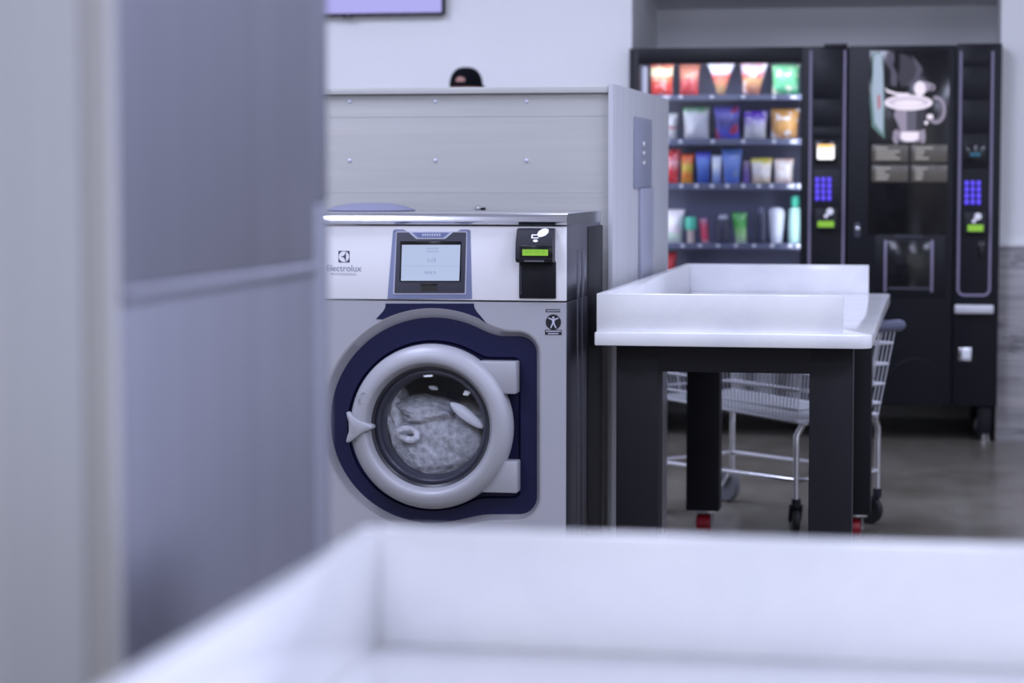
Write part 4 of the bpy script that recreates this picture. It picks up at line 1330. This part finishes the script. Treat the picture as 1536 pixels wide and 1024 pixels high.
for s_, n_ in ((-1, 'l'), (1, 'r')):
    J = {'sh': (.18 * s_, 0, 1.38), 'el': (.25 * s_, -.0, 1.12), 'wr': (.27 * s_, -.08, .88), 'pm': (.27 * s_, -.10, .80),
         'hip': (.09 * s_, 0, .86), 'kn': (.10 * s_, -.01, .48), 'an': (.10 * s_, .02, .09), 'toe': (.11 * s_, -.14, .035)}
    RA = {'sh': (.066, .062), 'el': (.042, .042), 'wr': (.028, .03), 'pm': (.022, .038), 'hip': (.085, .09), 'kn': (.058, .06), 'an': (.042, .045), 'toe': (.038, .03)}
    for a_ in J:
        joints[n_ + a_] = J[a_]
        rad[n_ + a_] = RA[a_]
    edges += [('chest', n_ + 'sh'), (n_ + 'sh', n_ + 'el'), (n_ + 'el', n_ + 'wr'), (n_ + 'wr', n_ + 'pm'), ('pel', n_ + 'hip'), (n_ + 'hip', n_ + 'kn'), (n_ + 'kn', n_ + 'an'), (n_ + 'an', n_ + 'toe')]
    for q_, (dy, ln_) in enumerate(((-.03, .075), (-.01, .088), (.012, .082), (.03, .065))):
        b0, b1 = n_ + 'f%da' % q_, n_ + 'f%db' % q_
        joints[b0] = (.27 * s_, -.10 + dy, .775)
        joints[b1] = (.262 * s_, -.105 + dy, .775 - ln_)
        rad[b0] = (.0095, .0095)
        rad[b1] = (.008, .008)
        edges += [(n_ + 'pm', b0), (b0, b1)]
    joints[n_ + 'tha'] = (.255 * s_, -.135, .82)
    joints[n_ + 'thb'] = (.25 * s_, -.155, .765)
    rad[n_ + 'tha'] = rad[n_ + 'thb'] = (.010, .010)
    edges += [(n_ + 'wr', n_ + 'tha'), (n_ + 'tha', n_ + 'thb')]
joints['nose'] = (0, -.125, 1.585)
rad['nose'] = (.011, .012)
edges.append(('hd1', 'nose'))
names = list(joints)
me = bpy.data.meshes.new('person')
me.from_pydata([tuple(V3(joints[n][0], joints[n][1], joints[n][2] * k)) for n in names], [(names.index(a_), names.index(b_)) for a_, b_ in edges], [])
bod = bpy.data.objects.new('person', me)
COL.objects.link(bod)
sm = bod.modifiers.new('Skin', 'SKIN')
sm.use_smooth_shade = True
for i, n in enumerate(names):
    me.skin_vertices[0].data[i].radius = rad[n]
    me.skin_vertices[0].data[i].use_root = (n == 'pel')
bod.modifiers.new('Sub', 'SUBSURF').levels = 2
bod.modifiers['Sub'].render_levels = 2
dg = bpy.context.evaluated_depsgraph_get()
bm2 = bpy.data.meshes.new_from_object(bod.evaluated_get(dg))
bod.modifiers.clear()
bod.data = bm2
bm2.materials.clear()
bm2.materials.append(SK)
bm2.materials.append(CLO)
for p in bm2.polygons:
    p.use_smooth = True
    z = p.center.z / k
    xa = abs(p.center.x - PXc)
    p.material_index = 1 if z < 1.47 and not (z < 0.9 and xa > 0.2) else 0
tag(bod, 'person standing behind the partition, only black cap and brow showing', 'person')
bod['kind'] = 'thing'
# cap worn backwards: crown with the strap opening facing the room, brim behind
cap = bmesh.new()
CA, CB_, CH = 0.0765, 0.098, 0.090
zc = ZH - CH
NU, NV = 64, 22
g = []
for j in range(NV + 1):
    ph = (PI / 2) * j / NV
    row_ = []
    for i in range(NU):
        a_ = 2 * PI * i / NU
        rr_ = math.cos(ph) ** 0.72
        row_.append(cap.verts.new(V3(CA * rr_ * math.cos(a_), -0.012 + CB_ * rr_ * math.sin(a_), zc + CH * math.sin(ph) ** 0.95)))
    g.append(row_)
for j in range(NV):
    for i in range(NU):
        a_ = (i + .5) / NU * 2 * PI
        dxy = ((a_ - 1.5 * PI) + 0.16) / 0.38
        fz = (j + .5) / NV
        if dxy * dxy + ((fz - 0.14) / 0.21) ** 2 < 1 and fz > 0.14:
            continue
        cap.faces.new((g[j][i], g[j][(i + 1) % NU], g[j + 1][(i + 1) % NU], g[j + 1][i]))
bmesh.ops.remove_doubles(cap, verts=cap.verts[:], dist=1e-5)
cme = bpy.data.meshes.new('cap')
cap.to_mesh(cme)
cap.free()
for p in cme.polygons:
    p.use_smooth = True
cme.materials.append(mat('black cap cloth', (12, 13, 19), 0.9, spec=0.1))
co = bpy.data.objects.new('cap', cme)
COL.objects.link(co)
so = co.modifiers.new('Solid', 'SOLIDIFY')
so.thickness = 0.004
co.parent = bod
brim = MB()
pts = [V3(CA * .95 * math.cos(PI * k_ / 16), -0.012 + CB_ * .95 * math.sin(PI * k_ / 16), 0) for k_ in range(17)]
pts2 = [V3(CA * .98 * math.cos(PI * k_ / 16), -0.012 + CB_ * .6 + 0.115 * math.sin(PI * k_ / 16), 0) for k_ in range(17)]
brim.zprism([(p.x, p.y) for p in pts] + [(p.x, p.y) for p in reversed(pts2)], zc + 0.002, zc + 0.006)
bo = brim.build('cap_brim', cme.materials[0])
bo.parent = bod
for s_ in (-1, 1):
    e_ = MB().ball(V3(0.032 * s_, -0.098, 1.60 * k), .012, .008, .007).build('eye', mat('eye', (60, 50, 46), 0.3))
    e_.parent = bod
    e_ = MB().ball(V3(0.066 * s_, -0.015, 1.59 * k), .008, .017, .03).build('ear', SK)
    e_.parent = bod

mo = MB().ball(V3(0, -0.118, 1.548 * k), .022, .006, .006).build('mouth', mat('lips', (140, 84, 84), 0.5))
mo.parent = bod

# ================================================================== lights
def area(name, loc, rot, sx, sy, power, col):
    l = bpy.data.lights.new(name, 'AREA')
    l.shape = 'RECTANGLE'
    l.size, l.size_y = sx, sy
    l.energy = power
    l.color = col
    o = bpy.data.objects.new(name, l)
    o.location = loc
    o.rotation_euler = rot
    COL.objects.link(o)
    return o
COOL = (0.675, 0.725, 1.0)
for x, y, pw in ((-2.4, 0.4, 20), (0.6, 0.3, 42), (-2.4, 3.2, 52), (0.2, 2.6, 32), (2.2, 3.2, 46), (-2.2, 5.4, 46), (0.2, 5.6, 27), (2.2, 5.4, 40), (-3.2, 8.4, 50), (-1.2, 8.4, 42), (1.6, 8.6, 20)):  # unseen lamps tuned by spot; the last one added to brighten the right wall
    area('unseen_ceiling_lamp', (x, y, HC - 0.03), (0, 0, 0), 0.6, 1.2, pw, COOL)
area('display_lamp', ((XW0 + XW1) / 2, YV + 0.075, ZW1 + 0.005), (math.radians(38), 0, 0), XW1 - XW0 - 0.1, 0.03, 1.6, (0.88, 0.92, 1.0))
area('display_lamp', (XW0 + 0.02, YV + 0.075, 1.25), (math.radians(90), 0, math.radians(-50)), 0.03, 1.0, 1.0, (0.88, 0.92, 1.0))
area('display_lamp', (XW1 - 0.005, YV + 0.075, 1.25), (math.radians(90), 0, math.radians(50)), 0.03, 1.0, 1.0, (0.88, 0.92, 1.0))

w = bpy.data.worlds.new('World')
S.world = w
w.use_nodes = True
bg = w.node_tree.nodes['Background']
bg.inputs[0].default_value = (0.88, 0.91, 1.0, 1)
bg.inputs[1].default_value = 0.88

# ================================================================== camera
cd = bpy.data.cameras.new('camera')
cd.sensor_fit = 'HORIZONTAL'
cd.sensor_width = 22.5
cd.lens = FPX * 22.5 / 1536
cd.clip_start = 0.05
cam = bpy.data.objects.new('camera', cd)
cam.location = EYE
cam.rotation_euler = Matrix((RT, UP, -FW)).transposed().to_euler()
COL.objects.link(cam)
cd.dof.use_dof = True
cd.dof.focus_distance = 5.4
cd.dof.aperture_fstop = 2.25
S.camera = cam

S.view_settings.view_transform = 'Standard'
S.view_settings.look = 'None'
S.view_settings.exposure = 0.17
S.view_settings.gamma = 1.0
S.view_settings.use_curve_mapping = False
S.cycles.max_bounces = 8
S.cycles.transparent_max_bounces = 12
S.cycles.use_denoising = True
S.cycles.sample_clamp_indirect = 4.0
S.cycles.caustics_reflective = False
S.cycles.caustics_refractive = False
